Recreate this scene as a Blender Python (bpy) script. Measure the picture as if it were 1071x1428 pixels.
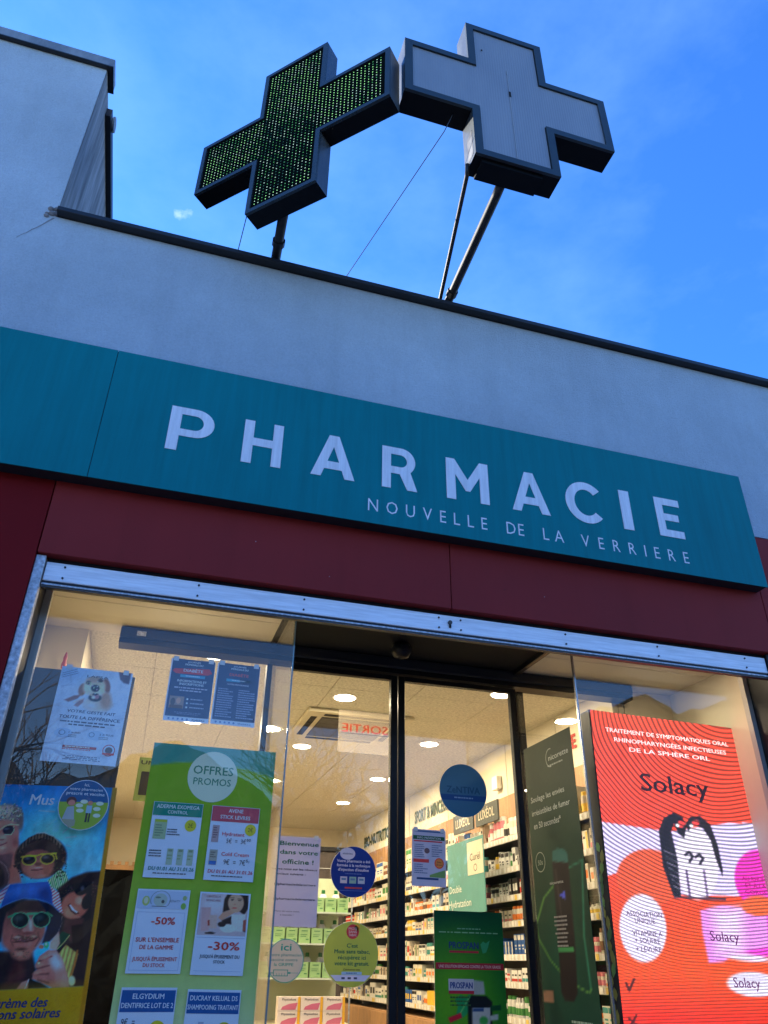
import bpy, bmesh, math, random
import numpy as np
from mathutils import Vector, Matrix

for _o in list(bpy.data.objects):
    bpy.data.objects.remove(_o)
scn = bpy.context.scene
col = scn.collection
rnd = random.Random(7)
R = math.radians

# ------------------------------------------------------------------ camera
CAM = Vector((0.0, -3.6, 1.6))
YAW, PITCH, ROLL, FPX = R(16.695), R(30.673), R(0.791), 1062.96
_f = Vector((math.sin(YAW) * math.cos(PITCH), math.cos(YAW) * math.cos(PITCH), math.sin(PITCH)))
_r = Vector((math.cos(YAW), -math.sin(YAW), 0))
_u = _r.cross(_f)
_r2 = _r * math.cos(ROLL) + _u * math.sin(ROLL)
_u2 = _u * math.cos(ROLL) - _r * math.sin(ROLL)
cam_d = bpy.data.cameras.new('camera')
cam = bpy.data.objects.new('camera', cam_d)
col.objects.link(cam)
cam.matrix_world = Matrix(((_r2.x, _u2.x, -_f.x, CAM.x), (_r2.y, _u2.y, -_f.y, CAM.y), (_r2.z, _u2.z, -_f.z, CAM.z), (0, 0, 0, 1)))
cam_d.sensor_fit = 'HORIZONTAL'
cam_d.sensor_width = 36
cam_d.lens = 36 * FPX / 1071
cam_d.clip_start = 0.05
cam_d.clip_end = 2000
scn.camera = cam

# ------------------------------------------------------------------ sky and sun (sun behind the building, facade in shade)
SUN_AZ, SUN_EL = R(-38), R(24)
world = bpy.data.worlds.new('World')
scn.world = world
world.use_nodes = True
nt = world.node_tree
nt.nodes.clear()
n_out = nt.nodes.new('ShaderNodeOutputWorld')
n_bg = nt.nodes.new('ShaderNodeBackground')
n_sky = nt.nodes.new('ShaderNodeTexSky')
n_sky.sky_type = 'NISHITA'
n_sky.sun_disc = False
n_sky.sun_elevation = SUN_EL
n_sky.sun_rotation = SUN_AZ
n_sky.air_density = 1.0
n_sky.dust_density = 0.35
n_sky.ozone_density = 3.0
n_bg.inputs['Strength'].default_value = 0.12
CLOUD_DIR = (-0.0637, 0.6434, 0.7629)
# thin high cloud: a soft noise mixed over the sky colour everywhere
n_tc = nt.nodes.new('ShaderNodeTexCoord')
n_map = nt.nodes.new('ShaderNodeMapping')
n_map.inputs['Scale'].default_value = (1.6, 1.6, 3.2)
n_no = nt.nodes.new('ShaderNodeTexNoise')
n_no.inputs['Scale'].default_value = 1.7
n_no.inputs['Detail'].default_value = 7
n_no.inputs['Roughness'].default_value = 0.58
n_ra = nt.nodes.new('ShaderNodeValToRGB')
n_ra.color_ramp.elements[0].position = 0.47
n_ra.color_ramp.elements[0].color = (0, 0, 0, 1)
n_ra.color_ramp.elements[1].position = 0.85
n_ra.color_ramp.elements[1].color = (0.26, 0.26, 0.26, 1)
n_tint = nt.nodes.new('ShaderNodeMix')
n_tint.data_type = 'RGBA'
n_tint.blend_type = 'MULTIPLY'
n_tint.inputs['B'].default_value = (0.222, 0.545, 1.04, 1)
n_mix = nt.nodes.new('ShaderNodeMix')
n_mix.data_type = 'RGBA'
n_mix.inputs['B'].default_value = (1.5, 2.6, 4.0, 1)
nt.links.new(n_tc.outputs['Generated'], n_map.inputs['Vector'])
nt.links.new(n_map.outputs['Vector'], n_no.inputs['Vector'])
nt.links.new(n_no.outputs['Fac'], n_ra.inputs['Fac'])
n_sep = nt.nodes.new('ShaderNodeSeparateXYZ')          # haze: the blue is paler towards the horizon, all the way round
n_hz = nt.nodes.new('ShaderNodeMapRange')
n_hz.interpolation_type = 'SMOOTHSTEP'
n_hz.inputs['From Min'].default_value = 0.05
n_hz.inputs['From Max'].default_value = 0.62
n_hz.inputs['To Min'].default_value = 0.30
n_hz.inputs['To Max'].default_value = 1.0
nt.links.new(n_tc.outputs['Generated'], n_sep.inputs['Vector'])
nt.links.new(n_sep.outputs['Z'], n_hz.inputs['Value'])
nt.links.new(n_hz.outputs['Result'], n_tint.inputs['Factor'])
nt.links.new(n_sky.outputs['Color'], n_tint.inputs['A'])
nt.links.new(n_tint.outputs['Result'], n_mix.inputs['A'])
nt.links.new(n_ra.outputs['Color'], n_mix.inputs['Factor'])
n_dis = nt.nodes.new('ShaderNodeVectorMath'); n_dis.operation = 'DISTANCE'      # one small white puff of cloud
n_dis.inputs[1].default_value = CLOUD_DIR
n_no2 = nt.nodes.new('ShaderNodeTexNoise'); n_no2.inputs['Scale'].default_value = 62; n_no2.inputs['Detail'].default_value = 5
n_m1 = nt.nodes.new('ShaderNodeMapRange'); n_m1.inputs['From Min'].default_value = 0.004; n_m1.inputs['From Max'].default_value = 0.019; n_m1.inputs['To Min'].default_value = 0.30; n_m1.inputs['To Max'].default_value = -0.30
n_ad = nt.nodes.new('ShaderNodeMath'); n_ad.operation = 'ADD'
n_m2 = nt.nodes.new('ShaderNodeMapRange'); n_m2.inputs['From Min'].default_value = 0.58; n_m2.inputs['From Max'].default_value = 0.95; n_m2.inputs['To Max'].default_value = 0.42
n_mx3 = nt.nodes.new('ShaderNodeMix'); n_mx3.data_type = 'RGBA'; n_mx3.inputs['B'].default_value = (3.4, 4.0, 4.6, 1)
nt.links.new(n_tc.outputs['Generated'], n_dis.inputs[0]); nt.links.new(n_tc.outputs['Generated'], n_no2.inputs['Vector'])
nt.links.new(n_dis.outputs['Value'], n_m1.inputs['Value']); nt.links.new(n_m1.outputs['Result'], n_ad.inputs[0]); nt.links.new(n_no2.outputs['Fac'], n_ad.inputs[1])
nt.links.new(n_ad.outputs['Value'], n_m2.inputs['Value']); nt.links.new(n_m2.outputs['Result'], n_mx3.inputs['Factor'])
nt.links.new(n_mix.outputs['Result'], n_mx3.inputs['A']); nt.links.new(n_mx3.outputs['Result'], n_bg.inputs['Color'])
nt.links.new(n_bg.outputs['Background'], n_out.inputs['Surface'])

sun_d = bpy.data.lights.new('sun', 'SUN')
sun_d.energy = 4.0
sun_d.angle = R(0.5)
sun_d.color = (1.0, 0.93, 0.82)
sun = bpy.data.objects.new('sun', sun_d)
col.objects.link(sun)
_to = Vector((math.sin(SUN_AZ) * math.cos(SUN_EL), math.cos(SUN_AZ) * math.cos(SUN_EL), math.sin(SUN_EL)))
sun.rotation_euler = _to.to_track_quat('Z', 'Y').to_euler()
sun.location = (-6, 8, 12)

vs = scn.view_settings
vs.view_transform = 'Standard'
vs.look = 'None'
vs.exposure = 2.0
vs.gamma = 1.0
vs.use_curve_mapping = False
scn.cycles.use_denoising = True
scn.cycles.max_bounces = 10
scn.cycles.transparent_max_bounces = 16
scn.cycles.sample_clamp_indirect = 6.0
scn.cycles.caustics_reflective = False
scn.cycles.caustics_refractive = False

LAMP_W = 5.7            # power of each recessed downlight
LAMP_COL = (1.0, 0.81, 0.54)

# ------------------------------------------------------------------ helpers
def lin(c):
    c = c / 255.0
    return c / 12.92 if c <= 0.04045 else ((c + 0.055) / 1.055) ** 2.4
def S(r, g, b):
    return (lin(r), lin(g), lin(b))

MATS = {}
def mat(name, c, rough=0.6, metal=0.0, var=0.0, vscale=6.0, stretch=(1, 1, 1), bump=0.0, bscale=60.0, spec=0.5, bstretch=(1, 1, 1), obj=False):
    if name in MATS:
        return MATS[name]
    m = bpy.data.materials.new(name)
    m.use_nodes = True
    t = m.node_tree
    b = t.nodes['Principled BSDF']
    b.inputs['Base Color'].default_value = (*c, 1)
    b.inputs['Roughness'].default_value = rough
    b.inputs['Metallic'].default_value = metal
    b.inputs['Specular IOR Level'].default_value = spec
    if var or bump:
        tc = t.nodes.new('ShaderNodeTexCoord')
    if var:
        mp = t.nodes.new('ShaderNodeMapping')
        mp.inputs['Scale'].default_value = stretch
        t.links.new(tc.outputs['Object'], mp.inputs['Vector'])
        no = t.nodes.new('ShaderNodeTexNoise')
        no.inputs['Scale'].default_value = vscale
        no.inputs['Detail'].default_value = 6
        no.inputs['Roughness'].default_value = 0.62
        t.links.new(mp.outputs['Vector'], no.inputs['Vector'])
        mr = t.nodes.new('ShaderNodeMapRange')
        mr.inputs['From Min'].default_value = 0.3
        mr.inputs['From Max'].default_value = 0.7
        mr.inputs['To Min'].default_value = 1 - var
        mr.inputs['To Max'].default_value = 1 + var * 0.6
        t.links.new(no.outputs['Fac'], mr.inputs['Value'])
        mx = t.nodes.new('ShaderNodeMix')
        mx.data_type = 'RGBA'
        mx.blend_type = 'MULTIPLY'
        mx.inputs['Factor'].default_value = 1
        mx.inputs['A'].default_value = (*c, 1)
        t.links.new(mr.outputs['Result'], mx.inputs['B'])
        t.links.new(mx.outputs['Result'], b.inputs['Base Color'])
        r2 = t.nodes.new('ShaderNodeMapRange')
        r2.inputs['To Min'].default_value = max(0.05, rough - 0.12)
        r2.inputs['To Max'].default_value = min(1, rough + 0.12)
        t.links.new(no.outputs['Fac'], r2.inputs['Value'])
        t.links.new(r2.outputs['Result'], b.inputs['Roughness'])
    if bump:
        mp2 = t.nodes.new('ShaderNodeMapping')
        mp2.inputs['Scale'].default_value = bstretch
        t.links.new(tc.outputs['Object'], mp2.inputs['Vector'])
        n2 = t.nodes.new('ShaderNodeTexNoise')
        n2.inputs['Scale'].default_value = bscale
        n2.inputs['Detail'].default_value = 4
        t.links.new(mp2.outputs['Vector'], n2.inputs['Vector'])
        bp = t.nodes.new('ShaderNodeBump')
        bp.inputs['Strength'].default_value = bump
        bp.inputs['Distance'].default_value = 0.01
        t.links.new(n2.outputs['Fac'], bp.inputs['Height'])
        t.links.new(bp.outputs['Normal'], b.inputs['Normal'])
    MATS[name] = m
    return m

def emit(name, c, strength):
    if name in MATS:
        return MATS[name]
    m = bpy.data.materials.new(name)
    m.use_nodes = True
    b = m.node_tree.nodes['Principled BSDF']
    b.inputs['Base Color'].default_value = (*[min(1, x) for x in c], 1)
    b.inputs['Emission Color'].default_value = (*c, 1)
    b.inputs['Emission Strength'].default_value = strength
    MATS[name] = m
    return m

REF = (150, 188, 250)      # white paper in the open shade of this street reads so; printed colours are divided by it
def unlit(c, k=0.90):
    return tuple(min(0.90, k * lin(a) / lin(w)) for a, w in zip(c, REF))
def ink(r, g, b, shade=False):
    if shade: return mat('print %d %d %d' % (r, g, b), unlit((r, g, b)), 0.5, spec=0.35)
    return mat('ink %d %d %d' % (r, g, b), S(r, g, b), 0.55, spec=0.3)

def glass_mat(name, tint=(0.985, 0.992, 0.985)):
    m = bpy.data.materials.new(name)
    m.use_nodes = True
    t = m.node_tree
    t.nodes.clear()
    o = t.nodes.new('ShaderNodeOutputMaterial')
    tr = t.nodes.new('ShaderNodeBsdfTransparent')
    tr.inputs['Color'].default_value = (*tint, 1)
    gl = t.nodes.new('ShaderNodeBsdfGlossy')
    gl.inputs['Roughness'].default_value = 0.0
    ge = t.nodes.new('ShaderNodeNewGeometry')      # Schlick reflectance, alike for both faces of the pane
    dt = t.nodes.new('ShaderNodeVectorMath'); dt.operation = 'DOT_PRODUCT'
    t.links.new(ge.outputs['Normal'], dt.inputs[0]); t.links.new(ge.outputs['Incoming'], dt.inputs[1])
    def mth(op, a, b=None):
        n = t.nodes.new('ShaderNodeMath'); n.operation = op
        for i, v in enumerate((a, b)):
            if v is None: continue
            if isinstance(v, (int, float)): n.inputs[i].default_value = v
            else: t.links.new(v, n.inputs[i])
        return n.outputs[0]
    fac = mth('ADD', mth('MULTIPLY', mth('POWER', mth('SUBTRACT', 1.0, mth('ABSOLUTE', dt.outputs['Value'])), 5.0), 0.966), 0.034)
    mx = t.nodes.new('ShaderNodeMixShader')
    t.links.new(fac, mx.inputs['Fac'])
    t.links.new(tr.outputs['BSDF'], mx.inputs[1])
    t.links.new(gl.outputs['BSDF'], mx.inputs[2])
    t.links.new(mx.outputs['Shader'], o.inputs['Surface'])
    MATS[name] = m
    return m

def tag(o, label=None, cat=None, group=None, kind=None):
    if label: o['label'] = label
    if cat: o['category'] = cat
    if group: o['group'] = group
    if kind: o['kind'] = kind
    return o

def empty(name, loc=(0, 0, 0), label=None, cat=None, group=None, kind=None):
    o = bpy.data.objects.new(name, None)
    o.empty_display_size = 0.1
    o.location = loc
    col.objects.link(o)
    return tag(o, label, cat, group, kind)

class MB:
    def __init__(s):
        s.v = []; s.f = []; s.m = []; s.mats = []
    def mi(s, m):
        if m not in s.mats: s.mats.append(m)
        return s.mats.index(m)
    def add(s, vs, fs, m):
        k = len(s.v); s.v += [tuple(v) for v in vs]
        i = s.mi(m)
        for f in fs:
            s.f.append(tuple(a + k for a in f)); s.m.append(i)
        return s
    def box(s, x0, x1, y0, y1, z0, z1, m):
        v = [(x0, y0, z0), (x1, y0, z0), (x1, y1, z0), (x0, y1, z0), (x0, y0, z1), (x1, y0, z1), (x1, y1, z1), (x0, y1, z1)]
        f = [(0, 3, 2, 1), (4, 5, 6, 7), (0, 1, 5, 4), (1, 2, 6, 5), (2, 3, 7, 6), (3, 0, 4, 7)]
        return s.add(v, f, m)
    def quad(s, a, b, c, d, m):
        return s.add([a, b, c, d], [(0, 1, 2, 3)], m)
    def tube(s, pts, rs, n, m, cap=True):
        pts = [Vector(p) for p in pts]
        vs = []; fs = []
        prev = None
        for i, p in enumerate(pts):
            d = (pts[min(i + 1, len(pts) - 1)] - pts[max(i - 1, 0)]).normalized()
            if prev is None:
                a = d.orthogonal().normalized()
            else:
                a = (prev - d * prev.dot(d)).normalized()
            prev = a
            b = d.cross(a)
            r = rs[i] if isinstance(rs, (list, tuple)) else rs
            for k in range(n):
                t = 2 * math.pi * k / n
                vs.append(p + (a * math.cos(t) + b * math.sin(t)) * r)
        for i in range(len(pts) - 1):
            for k in range(n):
                k2 = (k + 1) % n
                fs.append((i * n + k, i * n + k2, (i + 1) * n + k2, (i + 1) * n + k))
        if cap:
            fs.append(tuple(reversed(range(n))))
            fs.append(tuple((len(pts) - 1) * n + k for k in range(n)))
        return s.add(vs, fs, m)
    def lathe(s, prof, n, m, c=(0, 0, 0)):
        vs = []; fs = []
        for r, z in prof:
            for k in range(n):
                t = 2 * math.pi * k / n
                vs.append((c[0] + r * math.cos(t), c[1] + r * math.sin(t), c[2] + z))
        for i in range(len(prof) - 1):
            for k in range(n):
                k2 = (k + 1) % n
                fs.append((i * n + k, i * n + k2, (i + 1) * n + k2, (i + 1) * n + k))
        fs.append(tuple(reversed(range(n))))
        fs.append(tuple((len(prof) - 1) * n + k for k in range(n)))
        return s.add(vs, fs, m)
    def mesh(s, name):
        me = bpy.data.meshes.new(name)
        me.from_pydata(s.v, [], s.f)
        for m in s.mats: me.materials.append(m)
        me.polygons.foreach_set('material_index', s.m)
        me.update()
        return me
    def build(s, name, parent=None, loc=(0, 0, 0), bevel=0.0, smooth=False, label=None, cat=None, group=None, kind=None):
        me = s.mesh(name)
        if bevel:
            bm = bmesh.new(); bm.from_mesh(me)
            bmesh.ops.bevel(bm, geom=list(bm.edges), offset=bevel, segments=1, affect='EDGES', clamp_overlap=True)
            bm.to_mesh(me); bm.free()
        if smooth:
            me.polygons.foreach_set('use_smooth', [True] * len(me.polygons))
        o = bpy.data.objects.new(name, me)
        o.location = loc
        if parent is not None: o.parent = parent
        col.objects.link(o)
        return tag(o, label, cat, group, kind)

def box(name, x0, x1, y0, y1, z0, z1, m, parent=None, bevel=0.0, **k):
    return MB().box(x0, x1, y0, y1, z0, z1, m).build(name, parent, bevel=bevel, **k)

# text: outlines of the built-in font turned into flat polygons
_tc = {}
def text_geo(s, bold):
    key = (s, bold)
    if key not in _tc:
        c = bpy.data.curves.new('lettering', 'FONT')
        c.body = s; c.size = 1.0; c.offset = bold; c.resolution_u = 2
        c.fill_mode = 'FRONT'
        o = bpy.data.objects.new('lettering', c)
        me = bpy.data.meshes.new_from_object(o)
        v = np.array([x.co[:2] for x in me.vertices]) if len(me.vertices) else np.zeros((0, 2))
        f = [tuple(p.vertices) for p in me.polygons]
        bpy.data.objects.remove(o); bpy.data.curves.remove(c); bpy.data.meshes.remove(me)
        _tc[key] = (v, f)
    return _tc[key]
CAP = 0.70

class Sheet:
    """A flat printed thing: local x to the right, z up, front towards -y. Print positions are fractions of the sheet from its top left."""
    def __init__(s, w, h, shade=False):
        s.w, s.h, s.sh = w, h, shade
        s.p = MB()
        s.t = MB()
        s.art = None
    def P(s, u, v, L):
        return ((u - 0.5) * s.w, -0.0008 - 0.0004 * L, (1 - v) * s.h)
    def rect(s, u0, v0, u1, v1, c, L=1):
        m = ink(*c, shade=s.sh)
        s.p.quad(s.P(u0, v1, L), s.P(u1, v1, L), s.P(u1, v0, L), s.P(u0, v0, L), m)
    def poly(s, pts, c, L=2):
        s.p.add([s.P(u, v, L) for u, v in pts], [tuple(range(len(pts)))], ink(*c, shade=s.sh))
    def ell(s, u, v, ru, rv, c, L=2, n=28, rot=0.0):
        pts = []
        for k in range(n):
            a = -2 * math.pi * k / n
            x, y = ru * math.cos(a), rv * math.sin(a)
            pts.append((u + x * math.cos(rot) - y * math.sin(rot), v + x * math.sin(rot) + y * math.cos(rot)))
        s.poly(pts, c, L)
    def ring(s, u, v, ru, rv, k, c, L=2, n=30, a0=0, a1=360):
        m = ink(*c, shade=s.sh)
        vs = []; fs = []
        for i in range(n + 1):
            a = R(a0 + (a1 - a0) * i / n)
            vs.append(s.P(u + ru * math.cos(a), v + rv * math.sin(a), L))
            vs.append(s.P(u + ru * k * math.cos(a), v + rv * k * math.sin(a), L))
        for i in range(n):
            fs.append((2 * i, 2 * i + 2, 2 * i + 3, 2 * i + 1))
        s.p.add(vs, fs, m)
    def txt(s, string, u, v, h, c, bold=0.0, al='C', w=None, L=3, slant=0.0, rot=0.0):
        """v is the baseline; h the cap height as a fraction of the sheet height; w a width to fit."""
        g, f = text_geo(string, 0.0)
        if not len(g): return
        k = h * s.h / CAP
        x0, x1 = g[:, 0].min(), g[:, 0].max()
        kx = k if w is None else w * s.w / max(1e-6, x1 - x0)
        X = (g[:, 0] - x0) * kx
        W = (x1 - x0) * kx
        off = {'C': -W / 2, 'L': 0, 'R': -W}[al]
        X = X + off
        Y = g[:, 1] * k
        X = X + Y * slant
        cx, cz = (u - 0.5) * s.w, (1 - v) * s.h
        ca, sa = math.cos(rot), math.sin(rot)
        e = bold * 1.3 * k
        for n_, (dx, dy) in enumerate([(0, 0)] if bold <= 0.003 else [(-e, -0.5 * e), (e, -0.5 * e), (0, 0.6 * e)]):
            vs = [(cx + (a + dx) * ca - (b + dy) * sa, -0.0008 - 0.0004 * L - 0.00006 * n_, cz + (a + dx) * sa + (b + dy) * ca) for a, b in zip(X, Y)]
            s.t.add(vs, f, ink(*c, shade=s.sh))
    def lines(s, u0, u1, v0, v1, n, c, al='L', L=3, seed=1, thick=0.45):
        """n rows of print too fine to read: broken strokes."""
        q = random.Random(seed)
        m = ink(*c, shade=s.sh)
        dv = (v1 - v0) / n
        for i in range(n):
            ln = (u1 - u0) * q.uniform(0.6, 1.0)
            a = u0 if al == 'L' else (u0 + u1) / 2 - ln / 2
            e = a + ln
            y = v0 + dv * i
            while a < e:
                b = min(e, a + (u1 - u0) * q.uniform(0.03, 0.12))
                s.t.quad(s.P(a, y + dv * thick, L), s.P(b, y + dv * thick, L), s.P(b, y, L), s.P(a, y, L), m)
                a = b + (u1 - u0) * 0.02
    def build(s, name, loc, label, cat, paper, group=None, rotz=0.0, roty=0.0, round_=False, thick=0.0012, parent=None, emissive=None, rotx=0.0, tape=False):
        b = MB()
        if round_:
            n = 56
            vs = [((math.cos(2 * math.pi * k / n)) * s.w / 2, y, s.h / 2 + math.sin(2 * math.pi * k / n) * s.h / 2) for y in (0, thick) for k in range(n)]
            fs = [tuple(range(n)), tuple(reversed(range(n, 2 * n)))] + [(k, k + n, (k + 1) % n + n, (k + 1) % n) for k in range(n)]
            b.add(vs, fs, paper)
        else:
            b.box(-s.w / 2, s.w / 2, 0, thick, 0, s.h, paper)
        o = b.build(name, parent, loc, label=label, cat=cat, group=group)
        o.rotation_euler = (rotx, roty, rotz)
        if tape:
            for sx in (-1, 1):
                tp_ = box('tape', sx * s.w * 0.40 - 0.012, sx * s.w * 0.40 + 0.012, -0.0034, -0.0030, s.h - 0.012, s.h + 0.010, TAPE, o)
        if s.p.f: tag(s.p.build('printed_artwork', o), kind='stuff')
        if s.t.f: tag(s.t.build('printed_text', o), kind='stuff')
        if s.art is not None: s.art.build(o, s, emissive)
        return o

class Art:
    """A printed picture: a fine grid of coloured cells over the sheet. Outlines are given in tracing coordinates; quad says where the sheet's corners (TL, TR, BR, BL) lie in the tracing."""
    def __init__(s, nu, nv, quad, bg=(255, 255, 255), rect=(0, 0, 1, 1), grid=None):
        s.nu, s.nv, s.rect = nu, nv, rect
        src = [(rect[0], rect[1]), (rect[2], rect[1]), (rect[2], rect[3]), (rect[0], rect[3])]
        A = []; B = []
        for (x, y), (X, Y) in zip(src, quad):
            A.append([x, y, 1, 0, 0, 0, -x * X, -y * X]); B.append(X)
            A.append([0, 0, 0, x, y, 1, -x * Y, -y * Y]); B.append(Y)
        hh = np.linalg.solve(np.array(A, float), np.array(B, float))
        gr_ = grid or rect
        u = np.linspace(gr_[0], gr_[2], nu); v = np.linspace(gr_[1], gr_[3], nv)
        s.U, s.V = np.meshgrid(u, v)
        d = hh[6] * s.U + hh[7] * s.V + 1
        s.X = (hh[0] * s.U + hh[1] * s.V + hh[2]) / d
        s.Y = (hh[3] * s.U + hh[4] * s.V + hh[5]) / d
        s.c = np.zeros((nv, nu, 3)) + np.array(bg, float)
        s.rg = np.random.RandomState(5)
    def fr(s, ox, oy, k):
        if not hasattr(s, 'BX'): s.BX, s.BY = s.X.copy(), s.Y.copy()
        s.X, s.Y = (s.BX - ox) * k, (s.BY - oy) * k
    def mottle(s, amp, cells):
        g = s.rg.rand(cells + 2, cells + 2)
        yy = np.linspace(0, cells, s.nv); xx = np.linspace(0, cells, s.nu)
        y0 = yy.astype(int); x0 = xx.astype(int); fy = (yy - y0)[:, None]; fx = (xx - x0)[None, :]
        a = g[np.ix_(y0, x0)] * (1 - fy) * (1 - fx) + g[np.ix_(y0 + 1, x0)] * fy * (1 - fx) + g[np.ix_(y0, x0 + 1)] * (1 - fy) * fx + g[np.ix_(y0 + 1, x0 + 1)] * fy * fx
        s.c = s.c * (1 + amp * (a - 0.5))[..., None]
    def blend(s, a, c):
        a = np.clip(a, 0, 1)[..., None]
        s.c = s.c * (1 - a) + np.array(c, float) * a
    def ell(s, cx, cy, rx, ry, c, rot=0.0, soft=2.5, alpha=1.0):
        x, y = s.X - cx, s.Y - cy
        ca, sa = math.cos(R(rot)), math.sin(R(rot))
        X, Y = x * ca + y * sa, -x * sa + y * ca
        d = (np.sqrt((X / rx) ** 2 + (Y / ry) ** 2) - 1) * min(rx, ry)
        s.blend(alpha * (0.5 - d / soft), c)
        return d
    def dist(s, pts):
        x, y = s.X, s.Y
        d2 = np.full(x.shape, 1e18)
        ins = np.zeros(x.shape, bool)
        n = len(pts)
        for i in range(n):
            ax, ay = pts[i]; bx, by = pts[(i + 1) % n]
            ex, ey = bx - ax, by - ay
            t = np.clip(((x - ax) * ex + (y - ay) * ey) / (ex * ex + ey * ey + 1e-9), 0, 1)
            d2 = np.minimum(d2, (x - ax - t * ex) ** 2 + (y - ay - t * ey) ** 2)
            cnd = ((ay > y) != (by > y)) & (x < ex * (y - ay) / (by - ay + 1e-12) + ax)
            ins ^= cnd
        return np.where(ins, -1, 1) * np.sqrt(d2)
    def poly(s, pts, c, soft=2.5, alpha=1.0):
        s.blend(alpha * (0.5 - s.dist(pts) / soft), c)
    def line(s, pts, w, c, soft=2.0, alpha=1.0):
        x, y = s.X, s.Y
        d2 = np.full(x.shape, 1e18)
        for (ax, ay), (bx, by) in zip(pts[:-1], pts[1:]):
            ex, ey = bx - ax, by - ay
            t = np.clip(((x - ax) * ex + (y - ay) * ey) / (ex * ex + ey * ey + 1e-9), 0, 1)
            d2 = np.minimum(d2, (x - ax - t * ex) ** 2 + (y - ay - t * ey) ** 2)
        s.blend(alpha * (0.5 - (np.sqrt(d2) - w / 2) / soft), c)
    def stripes(s, pts, c1, c2, ang, period, soft=2.5):
        ph = (s.X * math.cos(R(ang)) + s.Y * math.sin(R(ang))) * 2 * math.pi / period
        k = (0.5 + 0.5 * np.tanh(2.5 * np.sin(ph)))[..., None]
        cc = np.array(c1, float) * k + np.array(c2, float) * (1 - k)
        a = np.clip(0.5 - s.dist(pts) / soft, 0, 1)[..., None]
        s.c = s.c * (1 - a) + cc * a
    def grain(s, amp, cell=3):
        g = s.rg.rand(s.nv // cell + 2, s.nu // cell + 2)
        g = np.kron(g, np.ones((cell, cell)))[:s.nv, :s.nu]
        g = g * 0.5 + 0.5 * s.rg.rand(s.nv, s.nu)
        s.c = s.c * (1 + amp * (g - 0.5))[..., None]
    def curls(s, cx, cy, rx, ry, c, n, w, seed=3):
        q = random.Random(seed)
        for i in range(n):
            a = q.uniform(0, 6.283); k = math.sqrt(q.random())
            x, y = cx + rx * k * math.cos(a), cy + ry * k * math.sin(a)
            b = q.uniform(0, 6.283); l = q.uniform(5, 12)
            s.line([(x, y), (x + l * math.cos(b), y + l * math.sin(b)), (x + l * 1.5 * math.cos(b + 0.8), y + l * 1.5 * math.sin(b + 0.8))], w, [z * q.uniform(0.7, 1.3) for z in c], soft=3)
    def build(s, parent, sh, emissive=None):
        vs = np.zeros((s.nv, s.nu, 3))
        vs[..., 0] = (s.U - 0.5) * sh.w
        vs[..., 1] = -0.0009
        vs[..., 2] = (1 - s.V) * sh.h
        n = s.nu * s.nv
        idx = np.arange(n).reshape(s.nv, s.nu)
        f = np.stack([idx[1:, :-1], idx[1:, 1:], idx[:-1, 1:], idx[:-1, :-1]], -1).reshape(-1, 4)
        me = bpy.data.meshes.new('printed_picture')
        me.vertices.add(n); me.vertices.foreach_set('co', vs.reshape(-1))
        me.loops.add(f.size); me.loops.foreach_set('vertex_index', f.reshape(-1))
        me.polygons.add(len(f))
        me.polygons.foreach_set('loop_start', np.arange(0, f.size, 4))
        me.update(calc_edges=True)
        c = np.clip(s.c, 0, 255) / 255
        c = np.where(c <= 0.04045, c / 12.92, ((c + 0.055) / 1.055) ** 2.4)
        if sh.sh and emissive is None:
            w_ = np.array([lin(a) for a in REF])
            c = np.clip(0.90 * c / w_, 0, 0.90)
        at = me.color_attributes.new('print', 'FLOAT_COLOR', 'POINT')
        at.data.foreach_set('color', np.concatenate([c.reshape(-1, 3), np.ones((n, 1))], 1).astype(np.float32).reshape(-1))
        key = 'picture ink' if emissive is None else 'lit picture'
        if key not in MATS:
            m = bpy.data.materials.new(key)
            m.use_nodes = True
            t = m.node_tree
            b = t.nodes['Principled BSDF']
            a = t.nodes.new('ShaderNodeAttribute'); a.attribute_name = 'print'
            if emissive is None:
                t.links.new(a.outputs['Color'], b.inputs['Base Color'])
                b.inputs['Roughness'].default_value = 0.6; b.inputs['Specular IOR Level'].default_value = 0.15
            else:
                b.inputs['Base Color'].default_value = (0.02, 0.02, 0.02, 1)
                t.links.new(a.outputs['Color'], b.inputs['Emission Color'])
                b.inputs['Emission Strength'].default_value = emissive
            MATS[key] = m
        me.materials.append(MATS[key])
        o = bpy.data.objects.new('printed_picture' if emissive is None else 'lit_panel', me)
        o.parent = parent
        col.objects.link(o)
        return o

# ------------------------------------------------------------------ materials
M_render = mat('white roughcast', (0.53, 0.61, 0.67), 0.9, var=0.13, vscale=1.1, bump=0.9, bscale=110)
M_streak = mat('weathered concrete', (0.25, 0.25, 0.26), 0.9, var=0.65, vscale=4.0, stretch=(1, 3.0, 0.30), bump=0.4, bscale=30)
M_zinc = mat('weathered zinc', (0.26, 0.28, 0.30), 0.55, 0.2, var=0.4, vscale=9, stretch=(1, 1, 0.4))
M_dark_coping = mat('dark coping metal', (0.020, 0.023, 0.028), 0.5, 0.2, var=0.4, vscale=5)
M_teal = mat('teal sign paint', (0.0015, 0.218, 0.240), 0.6, var=0.12, vscale=5.0, stretch=(5, 1, 0.35), spec=0.12)
M_tray = mat('sign tray black', (0.010, 0.014, 0.020), 0.6)
M_white_vinyl = mat('white vinyl letter', (0.86, 0.86, 0.88), 0.5, var=0.14, vscale=9, stretch=(6, 1, 0.4))
M_red = mat('dark red cladding', (0.300, 0.030, 0.028), 0.6, var=0.08, vscale=1.6, spec=0.12)
M_red2 = mat('deep red pilaster', (0.20, 0.010, 0.012), 0.7, var=0.12, vscale=1.5, spec=0.08)
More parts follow.
